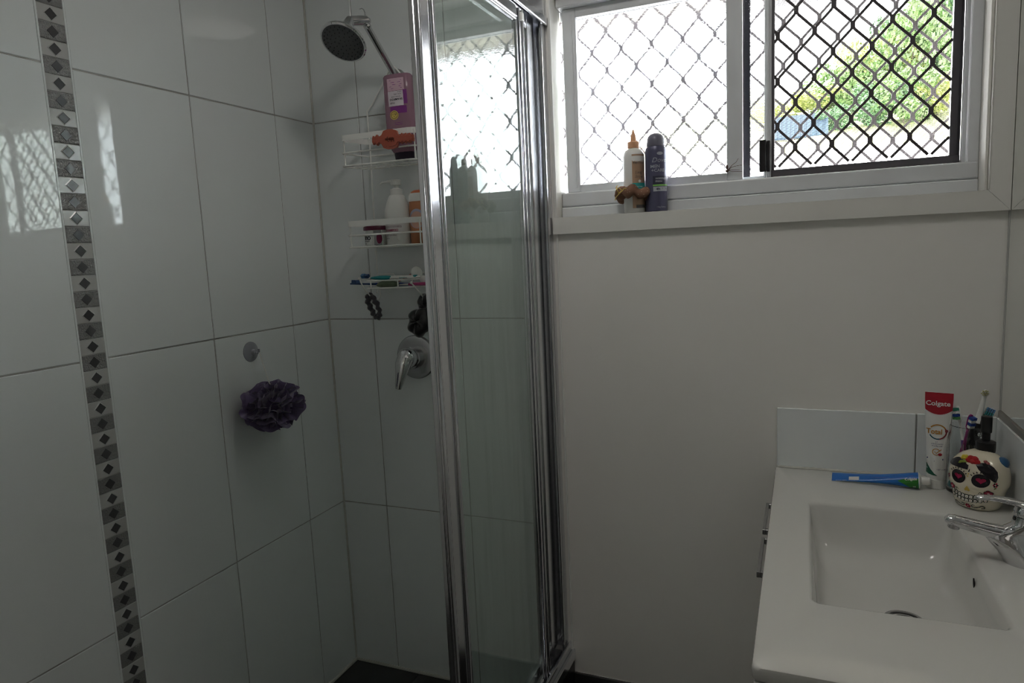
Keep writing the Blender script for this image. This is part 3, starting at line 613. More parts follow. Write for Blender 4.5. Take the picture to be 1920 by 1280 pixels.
# loofah with suction hook on the left wall
hk = thing('suction_hook', 'clear grey suction cup hook stuck on the left tiled wall', 'hook', (0, -.350, 1.112))
MB().lathe([(0, .0275), (.002, .027), (.006, .018), (.009, .008), (.014, .006), (.018, .0065), (.02, .004)], 28, (0, -.350, 1.112), ax=(1, 0, 0)).build('suction_cup', mat('grey_vinyl', (.30, .31, .34), .3), hk)
MB().tube([(.014, -.350, 1.112), (.024, -.350, 1.108), (.030, -.350, 1.112), (.030, -.350, 1.120)], .0028, 8).build('hook_peg', mat('grey_vinyl'), hk)
lo = thing('bath_puff', 'dusty purple mesh bath puff hanging on a thin white cord from the suction hook', 'bath puff', (.082, -.372, .970))
LC = Vector((.082, -.372, .970)); random.seed(11)
b = MB()
for k in range(78):
    ax = Vector((random.gauss(0, 1), random.gauss(0, 1), random.gauss(0, 1))).normalized(); e1 = ax.orthogonal().normalized(); e2 = ax.cross(e1)
    span = random.uniform(1.0, 2.2); a0 = random.uniform(0, 2*PI); fr_ = random.uniform(3, 6); R0 = random.uniform(.88, 1.04); off = random.uniform(-.75, .75); ph = random.uniform(0, 6); am = random.uniform(.08, .2)
    L = []
    for r_ in (.50, .70, .88, .97, 1.0):
        row = []
        for i in range(28):
            a = a0+span*i/27; wv = am*math.sin(fr_*a+ph)+.05*math.sin(2.7*fr_*a+k); cu_ = .10*(r_-.5)*math.sin(9*a+ph)
            d = (e1*math.cos(a)+e2*math.sin(a)+ax*(off+wv+cu_)).normalized()*R0*r_*(1+.04*math.sin(2*fr_*a+ph))*(.88+.12*math.sin(PI*i/27))
            row.append(LC+Vector((d.x*.076, d.y*.094, d.z*.072)))
        L.append(row)
    b.loft(L, 0, False, (False, False))
b.sphere(LC, (.048, .060, .045), 16, 10)
b.build('netting', mat('purple_netting', (.135, .10, .205), .7, sheen=.4), lo, smooth=70)
b = MB()
for s_ in (0, PI):
    b.tube([Vector((.030, -.350, 1.113)).lerp(LC+Vector((-.012, .008, .055)), i/40)+Vector((.0012*math.cos(i*.9+s_), .0012*math.sin(i*.9+s_), -.0015*math.sin(PI*i/40))) for i in range(41)], .0011, 5)
b.build('cord', WHP, lo)

# ------------------------------------------------------------------ vanity
VT = .789
van = thing('vanity_cabinet', 'white vanity cabinet with drawers and bow handles along the right wall', 'cabinet', (1.57, -.45, 0))
for nm, q in (('side_panel', (1.352, 1.799, -.888, -.872)), ('side_panel', (1.352, 1.799, -.032, -.016))): MB().box(*q, 0, .7685, r=.001).build(nm, CAB, van, smooth=0)
MB().box(1.788, 1.799, -.872, -.032, .08, .7685).build('back_panel', CAB, van, smooth=0); MB().box(1.352, 1.788, -.872, -.032, .08, .096).build('bottom_panel', CAB, van, smooth=0)
MB().box(1.385, 1.395, -.872, -.032, 0, .08).build('kickboard', CAB, van, smooth=0)
for k, (ya, yb) in enumerate(((-.02, -.236), (-.24, -.452))):
    f = MB().box(1.3345, 1.3515, yb, ya, .56, .765, r=.0015).build('drawer_front', CAB, van, smooth=0)
    c = (ya+yb)/2+(-.004 if k == 0 else 0)
    h = MB(); h.box(1.3115, 1.3185, c-.086, c+.086, .694, .706, r=.0008).box(1.3185, 1.3345, c+.076, c+.086, .694, .706, r=.0008).box(1.3185, 1.3345, c-.086, c-.076, .694, .706, r=.0008)
    h.build('handle', CHROMED, f, smooth=0)
    MB().box(1.3345, 1.3515, yb, ya, .08, .556, r=.0015).build('cabinet_door', CAB, van, smooth=0)
MB().box(1.3345, 1.3515, -.886, -.456, .08, .765, r=.0015).build('cabinet_door', CAB, van, smooth=0)
top = thing('washbasin', 'white porcelain vanity top with a sunken rectangular basin', 'basin', (1.57, -.45, VT))
b = MB()
def R5(z, g, r): return rr(1.3315+g, 1.7985-g, -.8905+g, -.0005-g, z, r, 6)
ins = lambda x0, x1, y0, y1, z, r: rr(x0, x1, y0, y1, z, r, 6)
b.loft([R5(VT-.0205, .004, .010), R5(VT-.019, .0005, .012), R5(VT-.005, 0, .012), R5(VT-.001, .0015, .012), R5(VT, .005, .010),
        ins(1.404, 1.676, -.690, -.234, VT, .016), ins(1.407, 1.673, -.687, -.237, VT-.0012, .018), ins(1.4095, 1.6695, -.684, -.241, VT-.006, .020), ins(1.4125, 1.666, -.681, -.246, VT-.03, .024),
        ins(1.420, 1.658, -.674, -.262, VT-.075, .03), ins(1.428, 1.650, -.664, -.285, VT-.095, .045), ins(1.445, 1.632, -.645, -.315, VT-.104, .05), ins(1.50, 1.60, -.58, -.42, VT-.109, .045), ins(1.535, 1.575, -.525, -.475, VT-.111, .018)], 0, True, (False, True))
b.build('basin', PORC, top, smooth=50)
MB().lathe([(0, .033), (.003, .032), (.004, .026), (-.004, .024), (-.02, .022)], 32, (1.560, -.492, VT-.1105), cap=(False, True)).build('drain', CHROMED, top)
MB().lathe([(0, .0005), (.001, .019), (.004, .019), (.006, .012), (.0065, .001)], 28, (1.560, -.492, VT-.1125)).build('drain_plug', mat('dark_steel', (.02, .02, .02), .3, .5), top)
b = MB(); b.lathe([(0, .0085, .0035), (.0018, .0085, .0035)], 20, (1.6648, -.475, VT-.032), ax=(-1, 0, -.06)); b.build('overflow_slot', mat('dark_hole', (.02, .02, .02), .8), top, smooth=0)
# splashback tiles on the back wall and under the mirror
sk = MB().box(1.335, 1.79, -.005, -.0003, .792, .936).build('trim_8', GROUT, smooth=0); sk['kind'] = 'structure'
for xa, xb in ((1.334, 1.6335), (1.636, 1.7905)): tile(sk, xb-xa-.001, .149, .0065, 'y', ((xa+xb)/2, -.0095, .864), TILE)
s2 = MB().box(1.7975, 1.7998, -1.35, -.012, .792, .936).build('trim_9', GROUT, smooth=0); s2['kind'] = 'structure'
for k in range(5): o = tile(s2, .298, .149, .005, 'x', (1.7935, -.1605-.3*k, .864), TILE); 
ca = MB().tube([(1.336, -.011, VT+.001), (1.79, -.011, VT+.001)], .0035, 6).build('trim_10', MATS['white_silicone']); ca['kind'] = 'structure'
mir = thing('mirror', 'large wall mirror above the vanity with a slim metal bottom rail', 'mirror', (1.797, -.65, .94))
MB().box(1.7962, 1.7996, -1.32, -.006, .952, 2.15).build('mirror_glass', MIRROR, mir, smooth=0)
MB().box(1.7925, 1.7996, -1.32, -.002, .9375, .953, r=.0012).build('bottom_rail', mat('brown_steel_rail', (.30, .28, .25), .3, .9), mir, smooth=0)
MB().box(1.7945, 1.7996, -.0062, -.0012, .953, 2.15, r=.0008).build('edge_strip', mat('grey_edge_strip', (.45, .45, .43), .4), mir, smooth=0)

# faucet
fa = thing('basin_tap', 'chrome single lever basin tap on the vanity top', 'tap', (1.744, -.44, VT))
FB = Vector((1.744, -.44, VT))
b = MB(); rings = []
for h, rx, ry, dx in ((0, .033, .031, 0), (.004, .0328, .0305, -.001), (.016, .034, .029, -.007), (.028, .0365, .027, -.015), (.040, .038, .0235, -.022), (.049, .037, .020, -.024), (.058, .028, .0195, -.010), (.068, .0215, .0205, -.001), (.082, .0208, .0205, .001)):
    rings.append([FB+Vector((dx+rx*math.cos(2*PI*j/28), ry*math.sin(2*PI*j/28), h)) for j in range(28)])
b.loft(rings)
sp0 = [(-.012, .042, .019, .017), (-.030, .046, .0175, .0145), (-.055, .051, .0155, .0125), (-.085, .058, .0142, .0108), (-.104, .0625, .0138, .0100), (-.114, .064, .0118, .009), (-.120, .064, .005, .004)]
b.loft([[FB+Vector((x, ry*math.sin(2*PI*j/20), z+rz*math.cos(2*PI*j/20))) for j in range(20)] for x, z, ry, rz in sp0])
b.build('body', CHROME, fa, smooth=50)
MB().lathe([(0, .0095), (.010, .0095), (.0115, .008)], 20, FB+Vector((-.105, 0, .060)), ax=(-.15, 0, -1)).build('aerator', CHROMED, fa)
b = MB(); b.lathe([(.083, .0205), (.086, .0215), (.096, .0195), (.103, .013), (.106, .003)], 24, FB)
b.loft([[FB+Vector((x, wy*math.sin(2*PI*j/16), z+hz*math.cos(2*PI*j/16))) for j in range(16)] for x, z, wy, hz in ((.012, .094, .016, .008), (-.005, .101, .0155, .007), (-.025, .106, .0125, .005), (-.045, .1085, .011, .0042), (-.062, .109, .010, .0042), (-.073, .108, .008, .0046), (-.077, .1073, .003, .002))])
b.build('lever', CHROME, fa, smooth=50)
MB().lathe([(0, .0035), (.0015, .0035)], 14, FB+Vector((-.0196, -.004, .078)), ax=(-1, -.2, 0)).build('indicator_plug', mat('dark_plug', (.03, .03, .03), .4), fa)

# ------------------------------------------------------------------ things on the vanity
tp = thing('toothpaste_tube', 'white and red toothpaste tube standing on its cap in the corner', 'toothpaste', (1.668, -.072, VT), (0, 0, -.22))
pr_ = [(.022, .0185, .0185), (.030, .0195, .019), (.05, .020, .0185), (.10, .0222, .014), (.15, .0250, .0072), (.185, .0265, .0028), (.198, .0270, .0012), (.2140, .0272, .0010)]
WTUBE = mat('white_tube', (.72, .72, .70), .3)
F = front(pr_)
def cut(h0, h1): return [(h0, interp(pr_, h0, 1), interp(pr_, h0, 2))]+[p for p in pr_ if h0 < p[0] < h1]+[(h1, interp(pr_, h1, 1), interp(pr_, h1, 2))]
MB().lathe(pr_, 36).build('body', WTUBE, tp, local=True, smooth=50)
MB().lathe([(0, .0175), (.001, .0188), (.021, .0188), (.0225, .0175)], 36).build('cap', mat('clear_white_cap', (.66, .66, .63), .3), tp, local=True)
TR = mat('crimson_print', (.36, .012, .025), .3); ORG = mat('orange_gold_print', (.45, .20, .03), .35); GRN = mat('dark_green_print', (.01, .10, .06), .35); NB = mat('navy_print', (.02, .03, .16), .4); DRED = mat('dark_red_print', (.22, .01, .02), .4); BLU = mat('petrol_print', (.01, .09, .14), .35)
b = MB()
N = 14
lo_ = [(-.0262+.0524*i/N) for i in range(N+1)]
b.loft([[F(x*interp(pr_, h, 1)/.0272 if t else x*.965, h, .0006) for x in lo_] for t, h in ((1, .2138), (1, .20), (1, .19), (1, .182))]+[[F(x*interp(pr_, .172-.008*(1-(x/.0262)**2), 1)/.0272, .176-.010*(1-(x/.0262)**2), .0006) for x in lo_]], 1, False, (False, False))
b.text('Colgate', .0142, -.0015, .1855, F, 0, .0012, bold=.00035)
cc = (.0, .128)
for a0, a1, mi in ((.15*PI, .80*PI, 2), (-.12*PI, .15*PI, 4), (-.42*PI, -.12*PI, 5), (-.85*PI, -.42*PI, 6)):
    b.strip([(cc[0]+.0155*math.cos(a0+(a1-a0)*i/12), cc[1]+.0155*math.sin(a0+(a1-a0)*i/12)) for i in range(13)], .0024, F, mi, .0009)
b.text('Total', .0155, -.006, .1235, F, 2, .0012, bold=.0003, sx=.88).text('12', .0062, .0155, .129, F, 4, .0012, bold=.0004)
b.text('#1', .0040, -.001, .105, F, 3, .0008).text('antibacterial', .0045, 0, .1005, F, 3, .0008).text('toothpaste', .0045, 0, .096, F, 3, .0008)
b.strip([(-.001+.0068*math.cos(t), .084+.0068*math.sin(t)) for t in [.4+5.4*i/24 for i in range(25)]], .0015, F, 2, .0009).strip([(-.004, .085), (-.001, .081), (.008, .090)], .0015, F, 2, .001)
b.decal([(.006+.0037*math.cos(t), .079+.0032*math.sin(t)) for t in [2*PI*i/14 for i in range(14)]], F, 1, .0012)
b.strip([(-.018, .068), (.012, .068)], .0032, F, 3, .0008).text('whitening + protection', .0022, -.003, .0673, F, 0, .0012).text('+', .004, -.004, .062, F, 3, .0008)
b.decal([(-.0185, .058), (-.0150, .052), (-.010, .044), (-.003, .0355), (.003, .031), (-.006, .0315), (-.014, .033), (-.0190, .0345)], F, 5+2, .0008)
b.text('NET 110 g', .0040, .010, .044, F, 3, .0008).text('c', .007, -.0165, .045, F, 0, .0012)
b.build('label_print', [WTUBE, TR, ORG, NB, DRED, DRED, BLU, GRN], tp, local=True, smooth=0)

# lying blue tube
ly = thing('toothpaste_tube', 'flattened blue and green toothpaste tube lying behind the basin', 'toothpaste', (1.55, -.075, VT))
A_, B_ = Vector((1.4575, -.074, VT+.0060)), Vector((1.6320, -.092, VT+.0180))
AX = (B_-A_); LL = AX.length; AX.normalize(); SD = Vector((0, 0, 1)).cross(AX).normalized(); UP = AX.cross(SD)
LP = [(0, .0155, .0012), (.012, .0155, .0018), (.05, .0158, .004), (.10, .0165, .008), (.14, .018, .013), (.160, .0185, .016), (LL, .0188, .0178)]
tw = lambda h: .34*(1-h/LL)
def PT(a, s_, z_): c_, n_ = math.cos(tw(a)), math.sin(tw(a)); return A_+AX*a+SD*(s_*c_-z_*n_)+UP*(s_*n_+z_*c_)
MB().loft([[PT(h, rx*math.cos(2*PI*j/28), rz*math.sin(2*PI*j/28)) for j in range(28)] for h, rx, rz in LP]).build('body', mat('blue_tube', (.012, .13, .45), .3), ly, smooth=50)
MB().lathe([(LL, .0185), (LL+.003, .014), (LL+.005, .009), (LL+.020, .0088), (LL+.0215, .007)], 24, A_, ax=AX).build('cap', WHP, ly)
MB().loft([[PT(h, rx*math.cos(2*PI*j/28), rx*.95*math.sin(2*PI*j/28)) for j in range(28)] for h, rx in ((LL-.0012, .0193), (LL+.0006, .0193))]).build('shoulder_ring', WTUBE, ly)
def FL(x, h, eps=0.):  # x along the tube, h around the near upper face
    rx = interp(LP, x, 1); rz = interp(LP, x, 2); a = -PI/2-h*PI/2*1.0; a = -PI*h
    return PT(x, (rx+eps)*math.cos(PI+a*-1 if False else a), (rz+eps)*math.sin(-a)) if False else PT(x, -(rx+eps)*math.cos(h), (rz+eps)*math.sin(h))
b = MB()
LG = mat('leaf_green_print', (.03, .22, .03), .3); LB = mat('light_blue_print', (.16, .40, .70), .3)
b.loft([[FL(x0+(LL-.0015-x0)*i/6, a, .0006) for i in range(7)] for a, x0 in ((-.9, .157), (-.5, .152), (0., .142), (.35, .134), (.55, .144))], 0, False, (False, False))
for k in range(9):
    x = .028+.009*k; b.strip([(x, -.55), (x-.003+.0022*k, .25+.05*k)], .0018, FL, 2, .0005)
b.loft([[FL(.036+.021*i/4, a, .0006) for i in range(5)] for a in (.55, .9, 1.4)], 1, False, (False, False))
b.strip([(.09, .95), (.12, .78), (.15, .75)], .003, FL, 1, .0005).strip([(.08, 1.15), (.11, 1.0), (.15, .9), (.165, 1.0)], .003, FL, 3, .0006).strip([(.10, -1.0), (.14, -.9), (.170, -.95)], .002, FL, 3, .0006)
sc_ = lambda x, h, eps=0.: FL(x, h*62, eps)
b.text('Colgate', .0075, .160, .006, sc_, 1, .0009, sx=1., bold=.0002).text('fresh mint', .0055, .020, .0062, sc_, 1, .0009).text('60', .006, .166, -.011, sc_, 1, .0009, bold=.0002)
b.build('label_print', [LG, WTUBE, LB, TR], ly, smooth=0)

# glass jug of toothbrushes
gj = thing('glass_jar', 'clear glass jar mug with a handle holding toothbrushes in the corner', 'jar', (1.718, -.090, VT))
GC = Vector((1.718, -.090, VT))
MB().lathe([(0, .030), (.002, .0335), (.012, .035), (.118, .035), (.126, .033), (.132, .031), (.148, .0315), (.1485, .0295), (.132, .029), (.124, .031), (.116, .0325), (.014, .0325), (.008, .028), (.0075, .001)], 40, GC, cap=(True, True)).build('body', CLEAR, gj)
hd_ = Vector((.50, -.86, 0)).normalized()
MB().tube([GC+hd_*r_+Vector((0, 0, z)) for r_, z in ((.0340, .136), (.042, .138), (.048, .133), (.0500, .124), (.0485, .114), (.043, .107), (.0345, .105))], .0042, 10).build('handle', CLEAR, gj)
b = MB()
for t in range(5):
    a = -1.9+.28*t; b.tube([GC+Vector((.0352*math.cos(a), .0352*math.sin(a), .012)), GC+Vector((.0352*math.cos(a), .0352*math.sin(a), .114))], .0012, 6)
b.build('moulded_ribs', CLEAR, gj, smooth=40)
toothbrush('toothbrush', 'toothbrush with a white and violet head and green bristles, left in the glass jar', (1.728, -.092, VT+.012), (1.7025, -.072, VT+.186), (-.9, -.35, .3), [VIOLET, WHP, GREENB, BLUEP, WHP, DGREEN], hw=.0085)
toothbrush('toothbrush', 'magenta toothbrush with white and blue bristles, middle of the glass jar', (1.703, -.078, VT+.012), (1.722, -.106, VT+.176), (.45, -.8, .3), [MAGENTA, MAGENTA, WHP, BLUEP, WHP, BLUEP], hw=.0068)
toothbrush('toothbrush', 'toothbrush with emerald bristles leaning toward the mirror, right in the glass jar', (1.690, -.096, VT+.012), (1.765, -.078, VT+.188), (-.25, -.9, -.2), [TEAL, WHP, DGREEN, TEAL, SKYB], hw=.0095)
et = thing('electric_toothbrush', 'black electric toothbrush with a white replaceable head and yellow bristles', 'toothbrush', (1.713, -.088, VT+.012))
E0, E1 = Vector((1.713, -.088, VT+.012)), Vector((1.7515, -.080, VT+.221)); ed = (E1-E0).normalized()
MB().lathe([(0, .0115), (.02, .0125), (.09, .0125), (.125, .011), (.140, .0085), (.146, .006)], 20, E0, ax=ed).build('handle', BLKP, et)
MB().lathe([(.143, .0095), (.146, .0095), (.150, .0068), (.170, .0055), (.195, .0045), (.205, .0042)], 20, E0, ax=ed).sphere(E0+ed*.209, (.0075, .0045, .0075)).build('brush_head', WHP, et)
b = MB(); random.seed(3)
for i in range(40):
    a = i*2.4; r_ = .0068*math.sqrt(i/40); p = E0+ed*.210+Vector((-.25*.004, -.004, 0))+Vector((1, 0, 0))*r_*math.cos(a)+ed*r_*math.sin(a); b.tube([p, p+Vector((-.003, -.009, .002))], .0008, 5, m=i % 3 == 0)
b.build('bristles', [mat('yellow_bristle', (.50, .47, .16), .5), WHP], et, smooth=0)

# sugar skull soap dispenser
sk_ = thing('soap_dispenser', 'cream ceramic sugar skull soap dispenser with painted flowers and a black pump', 'soap dispenser', (1.727, -.171, VT), (0, 0, -.62))
SP = [(0, .034, .030, .042), (.003, .038, .035, .047), (.012, .0405, .040, .050), (.022, .0425, .0425, .051), (.034, .0445, .043, .051), (.044, .049, .043, .051), (.052, .0525, .0445, .052), (.062, .0530, .0435, .053), (.072, .0522, .0430, .053), (.084, .0500, .0425, .051), (.095, .0450, .0385, .046), (.104, .0375, .032, .039), (.111, .028, .024, .029), (.1155, .018, .016, .019), (.1170, .012, .012, .012)]
def skf(a, h):
    w_, f_, k_ = interp(SP, h, 1), interp(SP, h, 2), interp(SP, h, 3); e_ = 2.25
    ca, sa = math.cos(a), math.sin(a); x = w_*math.copysign(abs(ca)**(2/e_), ca); y = (k_ if sa > 0 else f_)*math.copysign(abs(sa)**(2/e_), sa)
    # brow, eye sockets and cheeks
    if sa < 0:
        for ex in (-.021, .021): y += .0045*math.exp(-(((x-ex)/.013)**2+((h-.066)/.013)**2))
        y -= .003*math.exp(-((x/.012)**2+((h-.046)/.016)**2)); y -= .003*math.exp(-((x/.022)**2+((h-.024)/.010)**2))
    return Vector((x, y, h))
HS = [.0, .003]+[.008+.0044*i for i in range(24)]+[.1155, .1170]
MB().loft([[skf(2*PI*j/56, h) for j in range(56)] for h in HS]).build('body', mat('cream_ceramic', (.66, .60, .47), .22, coat=.3), sk_, local=True, smooth=60)
def SF(x, h, eps=0.):
    w_ = interp(SP, h, 1); f_ = interp(SP, h, 2); t = min(.995, abs(x)/w_); e_ = 2.25; y = -f_*(1-t**e_)**(1/e_)
    for ex in (-.021, .021): y += .0045*math.exp(-(((x-ex)/.013)**2+((h-.066)/.013)**2))
    y -= .003*math.exp(-((x/.012)**2+((h-.046)/.016)**2)); y -= .003*math.exp(-((x/.022)**2+((h-.024)/.010)**2))
    v = Vector((x, y, h)); nn = Vector((x*1.0, y*1.1, (h-.055)*.5)).normalized(); return v+nn*(eps+.0005)
CIR = lambda cx, cz, rx, rz_, n=20: [(cx+rx*math.cos(2*PI*i/n), cz+rz_*math.sin(2*PI*i/n)) for i in range(n)]
b = MB()
for sx_ in (-1, 1):
    b.decal(CIR(sx_*.0205, .066, .0150, .0135, 28), SF, 0, .0, 6)
    hp = [(sx_*.0205+.0085*math.sin(t)**3*1.0, .066+.0065*(.81*math.cos(t)-.31*math.cos(2*t)-.12*math.cos(3*t)-.06*math.cos(4*t))) for t in [2*PI*i/28 for i in range(28)]]
    b.decal(hp, SF, 1, .0006, 4)
    for i in range(7):
        a = PI*(.18+.64*i/6); b.strip([(sx_*.0205+.0168*math.cos(a), .066+.0152*math.sin(a)), (sx_*.0205+.0205*math.cos(a), .066+.0190*math.sin(a))], [.0022, .0009], SF, 0, .0003)
    fx, fz = sx_*.033, .0415
    for i in range(5): a = 2*PI*i/5+.3; b.decal(CIR(fx+.0037*math.cos(a), fz+.0037*math.sin(a), .0035, .0035, 10), SF, 0, .0002, 2); b.decal(CIR(fx+.0037*math.cos(a), fz+.0037*math.sin(a), .0026, .0026, 10), SF, 2, .0005, 2)
    b.decal(CIR(fx, fz, .0019, .0019, 10), SF, 5, .0008, 2)
    b.strip([(sx_*.027, .036), (sx_*.024, .034), (sx_*.0215, .0365), (sx_*.0235, .0385), (sx_*.022, .041)], .0011, SF, 0, .0003)
    b.strip([(sx_*.026, .041), (sx_*.0205, .0425), (sx_*.0185, .0395)], .0010, SF, 0, .0003)
    sw = [(sx_*(.010+.0035*math.cos(t)), .0105+.0028*math.sin(t)) for t in [PI*.3+PI*1.4*i/10 for i in range(11)]]+[(sx_*.0145, .0085), (sx_*.019, .0105), (sx_*.023, .0135)]+[(sx_*(.0235+.0035*math.cos(t)), .0105+.0028*math.sin(t)) for t in [PI*.5-PI*1.2*i/8 for i in range(9)]]
    b.strip(sw, .0013, SF, 0, .0003)
    for i in range(6): a = 2*PI*i/6; b.decal(CIR(sx_*.0425+.0022*math.cos(a), .0605+.0030*math.sin(a), .0013, .0018, 8), SF, 2 if i % 2 else 0, .0004, 2)
    b.strip([(sx_*.041, .068), (sx_*.043, .066)], [.003, .0008], SF, 6, .0003).strip([(sx_*.041, .052), (sx_*.0435, .055)], [.0008, .003], SF, 6, .0003)
b.decal([(0, .0525), (-.0042, .0462), (-.0052, .0432), (-.0035, .0415), (-.001, .0422), (0, .0430), (.001, .0422), (.0035, .0415), (.0052, .0432), (.0042, .0462)], SF, 3, .0003, 3)
b.decal(CIR(0, .0765, .0014, .0014, 8), SF, 3, .0003, 2).decal(CIR(-.001, .071, .0012, .0014, 8), SF, 3, .0003, 2).strip([(.0003, .0805), (.0015, .0865)], [.0024, .001], SF, 0, .0003)
# teeth
for row, zc, hh in ((0, .0305, .0072), (1, .0228, .0066)):
    for i in range(-4, 5):
        x = i*.0072; wt = .0070-.0006*abs(i); cz = zc+.00022*i*i
        R_ = lambda g: [(x+sx2*(wt/2-g), cz+sz2*(hh/2-g)) for sx2, sz2 in ((1, .6), (.6, 1), (-.6, 1), (-1, .6), (-1, -.6), (-.6, -1), (.6, -1), (1, -.6))]
        b.decal(R_(-.0006), SF, 0, .0002, 2).decal(R_(.0004), SF, 4, .0006, 2).decal(CIR(x+.0004, cz, .0006, .0006, 6), SF, 2, .0009, 1)
for i in range(6): a = 2*PI*i/6; b.decal(CIR(.0+.003*math.cos(a), .0095+.003*math.sin(a), .0020, .0020, 8), SF, 2, .0004, 2)
b.decal(CIR(0, .0095, .0012, .0012, 8), SF, 5, .0008, 2)
# hair bands and flowers
b.loft([[SF(-.0455+.0435*i/12, zt_, .0004) for i in range(13)] for zt_ in (.0845,)]+[[SF((-.0455+.0435*i/12)*(1-.04*k), .0845+(.0055+.011*math.sin(PI*min(1, (i+1.5)/13)))*k/3+(.003*i/12)*k/3, .0004) for i in range(13)] for k in (1, 2, 3)], 0, False, (False, False))
b.decal([(.010, .0965), (.016, .0885), (.024, .0805), (.033, .073), (.041, .066), (.0432, .0665), (.0448, .076), (.0430, .086), (.037, .0945), (.028, .1005), (.018, .101)], SF, 0, .0004, 6)
b.build('painted_face', [mat('black_glaze', (.012, .010, .014), .25), mat('heart_red_glaze', (.28, .01, .05), .25), mat('crimson_glaze', (.33, .02, .05), .25), mat('ochre_glaze', (.60, .42, .08), .3), mat('tooth_white_glaze', (.62, .60, .54), .25), mat('pink_glaze', (.62, .35, .36), .3), mat('olive_glaze', (.10, .12, .02), .3)], sk_, local=True, smooth=0)
def blossom(c, r_, mt, nm, seed):
    b = MB(); c = Vector(c); 
    for i in range(6):
        a = 2*PI*i/6+seed; b.sphere(c+Vector((r_*.5*math.cos(a), -.001, r_*.45*math.sin(a))), (r_*.55, .0035, r_*.5), 10, 6)
    b.sphere(c+Vector((0, -.003, 0)), (r_*.4, .0035, r_*.4), 10, 6); return b.build(nm, mt, sk_, local=True)
blossom((.003, -.0325, .1010), .0135, mat('red_flower_glaze', (.42, .015, .02), .3), 'flower', 0)
blossom((.022, -.0250, .0985), .0085, mat('rust_flower_glaze', (.30, .06, .06), .3), 'flower', .4)
blossom((-.013, -.0285, .1035), .0085, mat('yellow_flower_glaze', (.62, .50, .04), .3), 'flower', .2)
for c_, rt_ in (((-.0145, -.0365, .0960), .3), ((.0165, -.0345, .0905), -.7)):
    b = MB(); b.loft([[Vector(c_)+Vector((x*math.cos(rt_)-s_*w_*math.sin(rt_), -.0012*(1-abs(s_)), x*math.sin(rt_)+s_*w_*math.cos(rt_))) for s_ in (-1, -.5, 0, .5, 1)] for x, w_ in ((-.0085, .0004), (-.005, .004), (0, .005), (.005, .0038), (.0085, .0004))], 0, False, (False, False)); b.build('leaf', mat('leaf_glaze', (.22, .28, .03), .3), sk_, local=True)
b = MB(); b.sphere((.034, .012, .094), (.014, .020, .014), 16, 8); b.build('rear_flower', mat('blue_glaze', (.02, .09, .20), .3), sk_, local=True)
PO = (.003, .0165, -.003)
MB().lathe([(.1125, .0165), (.119, .0175), (.136, .0175), (.1375, .015), (.1385, .0075), (.155, .0075)], 28, PO).build('collar', BLKP, sk_, local=True)
MB().lathe([(.155, .0085), (.156, .0098), (.186, .0100), (.1885, .0095), (.1895, .004)], 24, PO).tube([(.003, .0165, .170), (-.004, .026, .170), (-.012, .037, .168), (-.016, .043, .162)], [.007, .006, .0055, .005], 12).build('pump_head', BLKP, sk_, local=True)

# ------------------------------------------------------------------ things on the window sill
SZ = 1.4345
bw = bottle('treatment_bottle', 'white treatment bottle with an orange nozzle cap standing on the window sill', 'bottle', (.985, .020, SZ), (0, 0, .52))
wp = [(0, .025, .025), (.002, .0272, .0272), (.12, .0278, .0278), (.140, .0278, .0278), (.150, .0265, .0265), (.158, .022, .022), (.162, .016, .016), (.164, .0135, .0135)]
MB().lathe(wp, 36).build('body', mat('white_satin_bottle', (.74, .73, .70), .35), bw, local=True, smooth=50)
ORC = mat('apricot_cap', (.66, .36, .20), .4)
MB().lathe([(.164, .0135), (.165, .0155), (.179, .0155), (.181, .0135)], 28).build('collar', ORC, bw, local=True)
MB().lathe([(.181, .0075), (.194, .0068), (.200, .005), (.204, .0034), (.210, .0024), (.212, .001)], 20).build('nozzle', ORC, bw, local=True)
F = front(wp); b = MB()
b.patch(-.0125, .022, .012, .147, F, 0, .0004).patch(-.0125, .022, .046, .075, F, 1, .0006).text('PANTENE', .0072, .004, .123, F, 2, .0008, bold=.0001, sx=.9).text('Long', .011, .003, .098, F, 2, .0008, sx=.8, shear=.3).text('Strong', .0095, .004, .088, F, 2, .0008, sx=.8, shear=.3).decal(CIR(.006, .0795, .0035, .0035, 12), F, 3, .0008, 2).text('TREATMENT', .0042, .005, .064, F, 3, .0009).text('OIL', .0042, .005, .058, F, 3, .0009).patch(-.004, .020, .012, .020, F, 2, .0006)
b.build('label_print', [mat('rose_gold_label', (.46, .30, .20), .3, .3), mat('turquoise_label', (.03, .34, .32), .4), GREY, WHP], bw, local=True, smooth=0)
bs = bottle('spray_can', 'slate blue aerosol deodorant can with a domed cap on the window sill', 'spray can', (1.042, .020, SZ), (0, 0, .50))
dp = [(0, .0265, .0265), (.002, .0280, .0280), (.004, .0275, .0275), (.150, .0275, .0275), (.158, .0262, .0262), (.163, .0235, .0235)]
SL = mat('slate_blue_can', (.075, .075, .13), .32, .2)
MB().lathe(dp, 36).build('body', SL, bs, local=True, smooth=50)
MB().lathe([(.163, .0232), (.164, .0240), (.180, .0225), (.188, .0195), (.194, .0135), (.1965, .006), (.197, .001)], 32).build('cap', mat('slate_cap', (.12, .12, .16), .35), bs, local=True)
F = front(dp); b = MB(); SILP = mat('silver_print', (.35, .36, .40), .35); GRNP = mat('lime_print', (.20, .50, .10), .4); NVL = mat('dark_navy_label', (.03, .03, .06), .4)
b.text('Dove', .0165, .000, .122, F, 0, .0005, shear=.25).text('MEN', .0105, -.010, .1085, F, 0, .0005, bold=.0002).text('+CARE', .0105, -.003, .0985, F, 0, .0005, bold=.0002).patch(-.016, .022, .067, .088, F, 2, .0004)
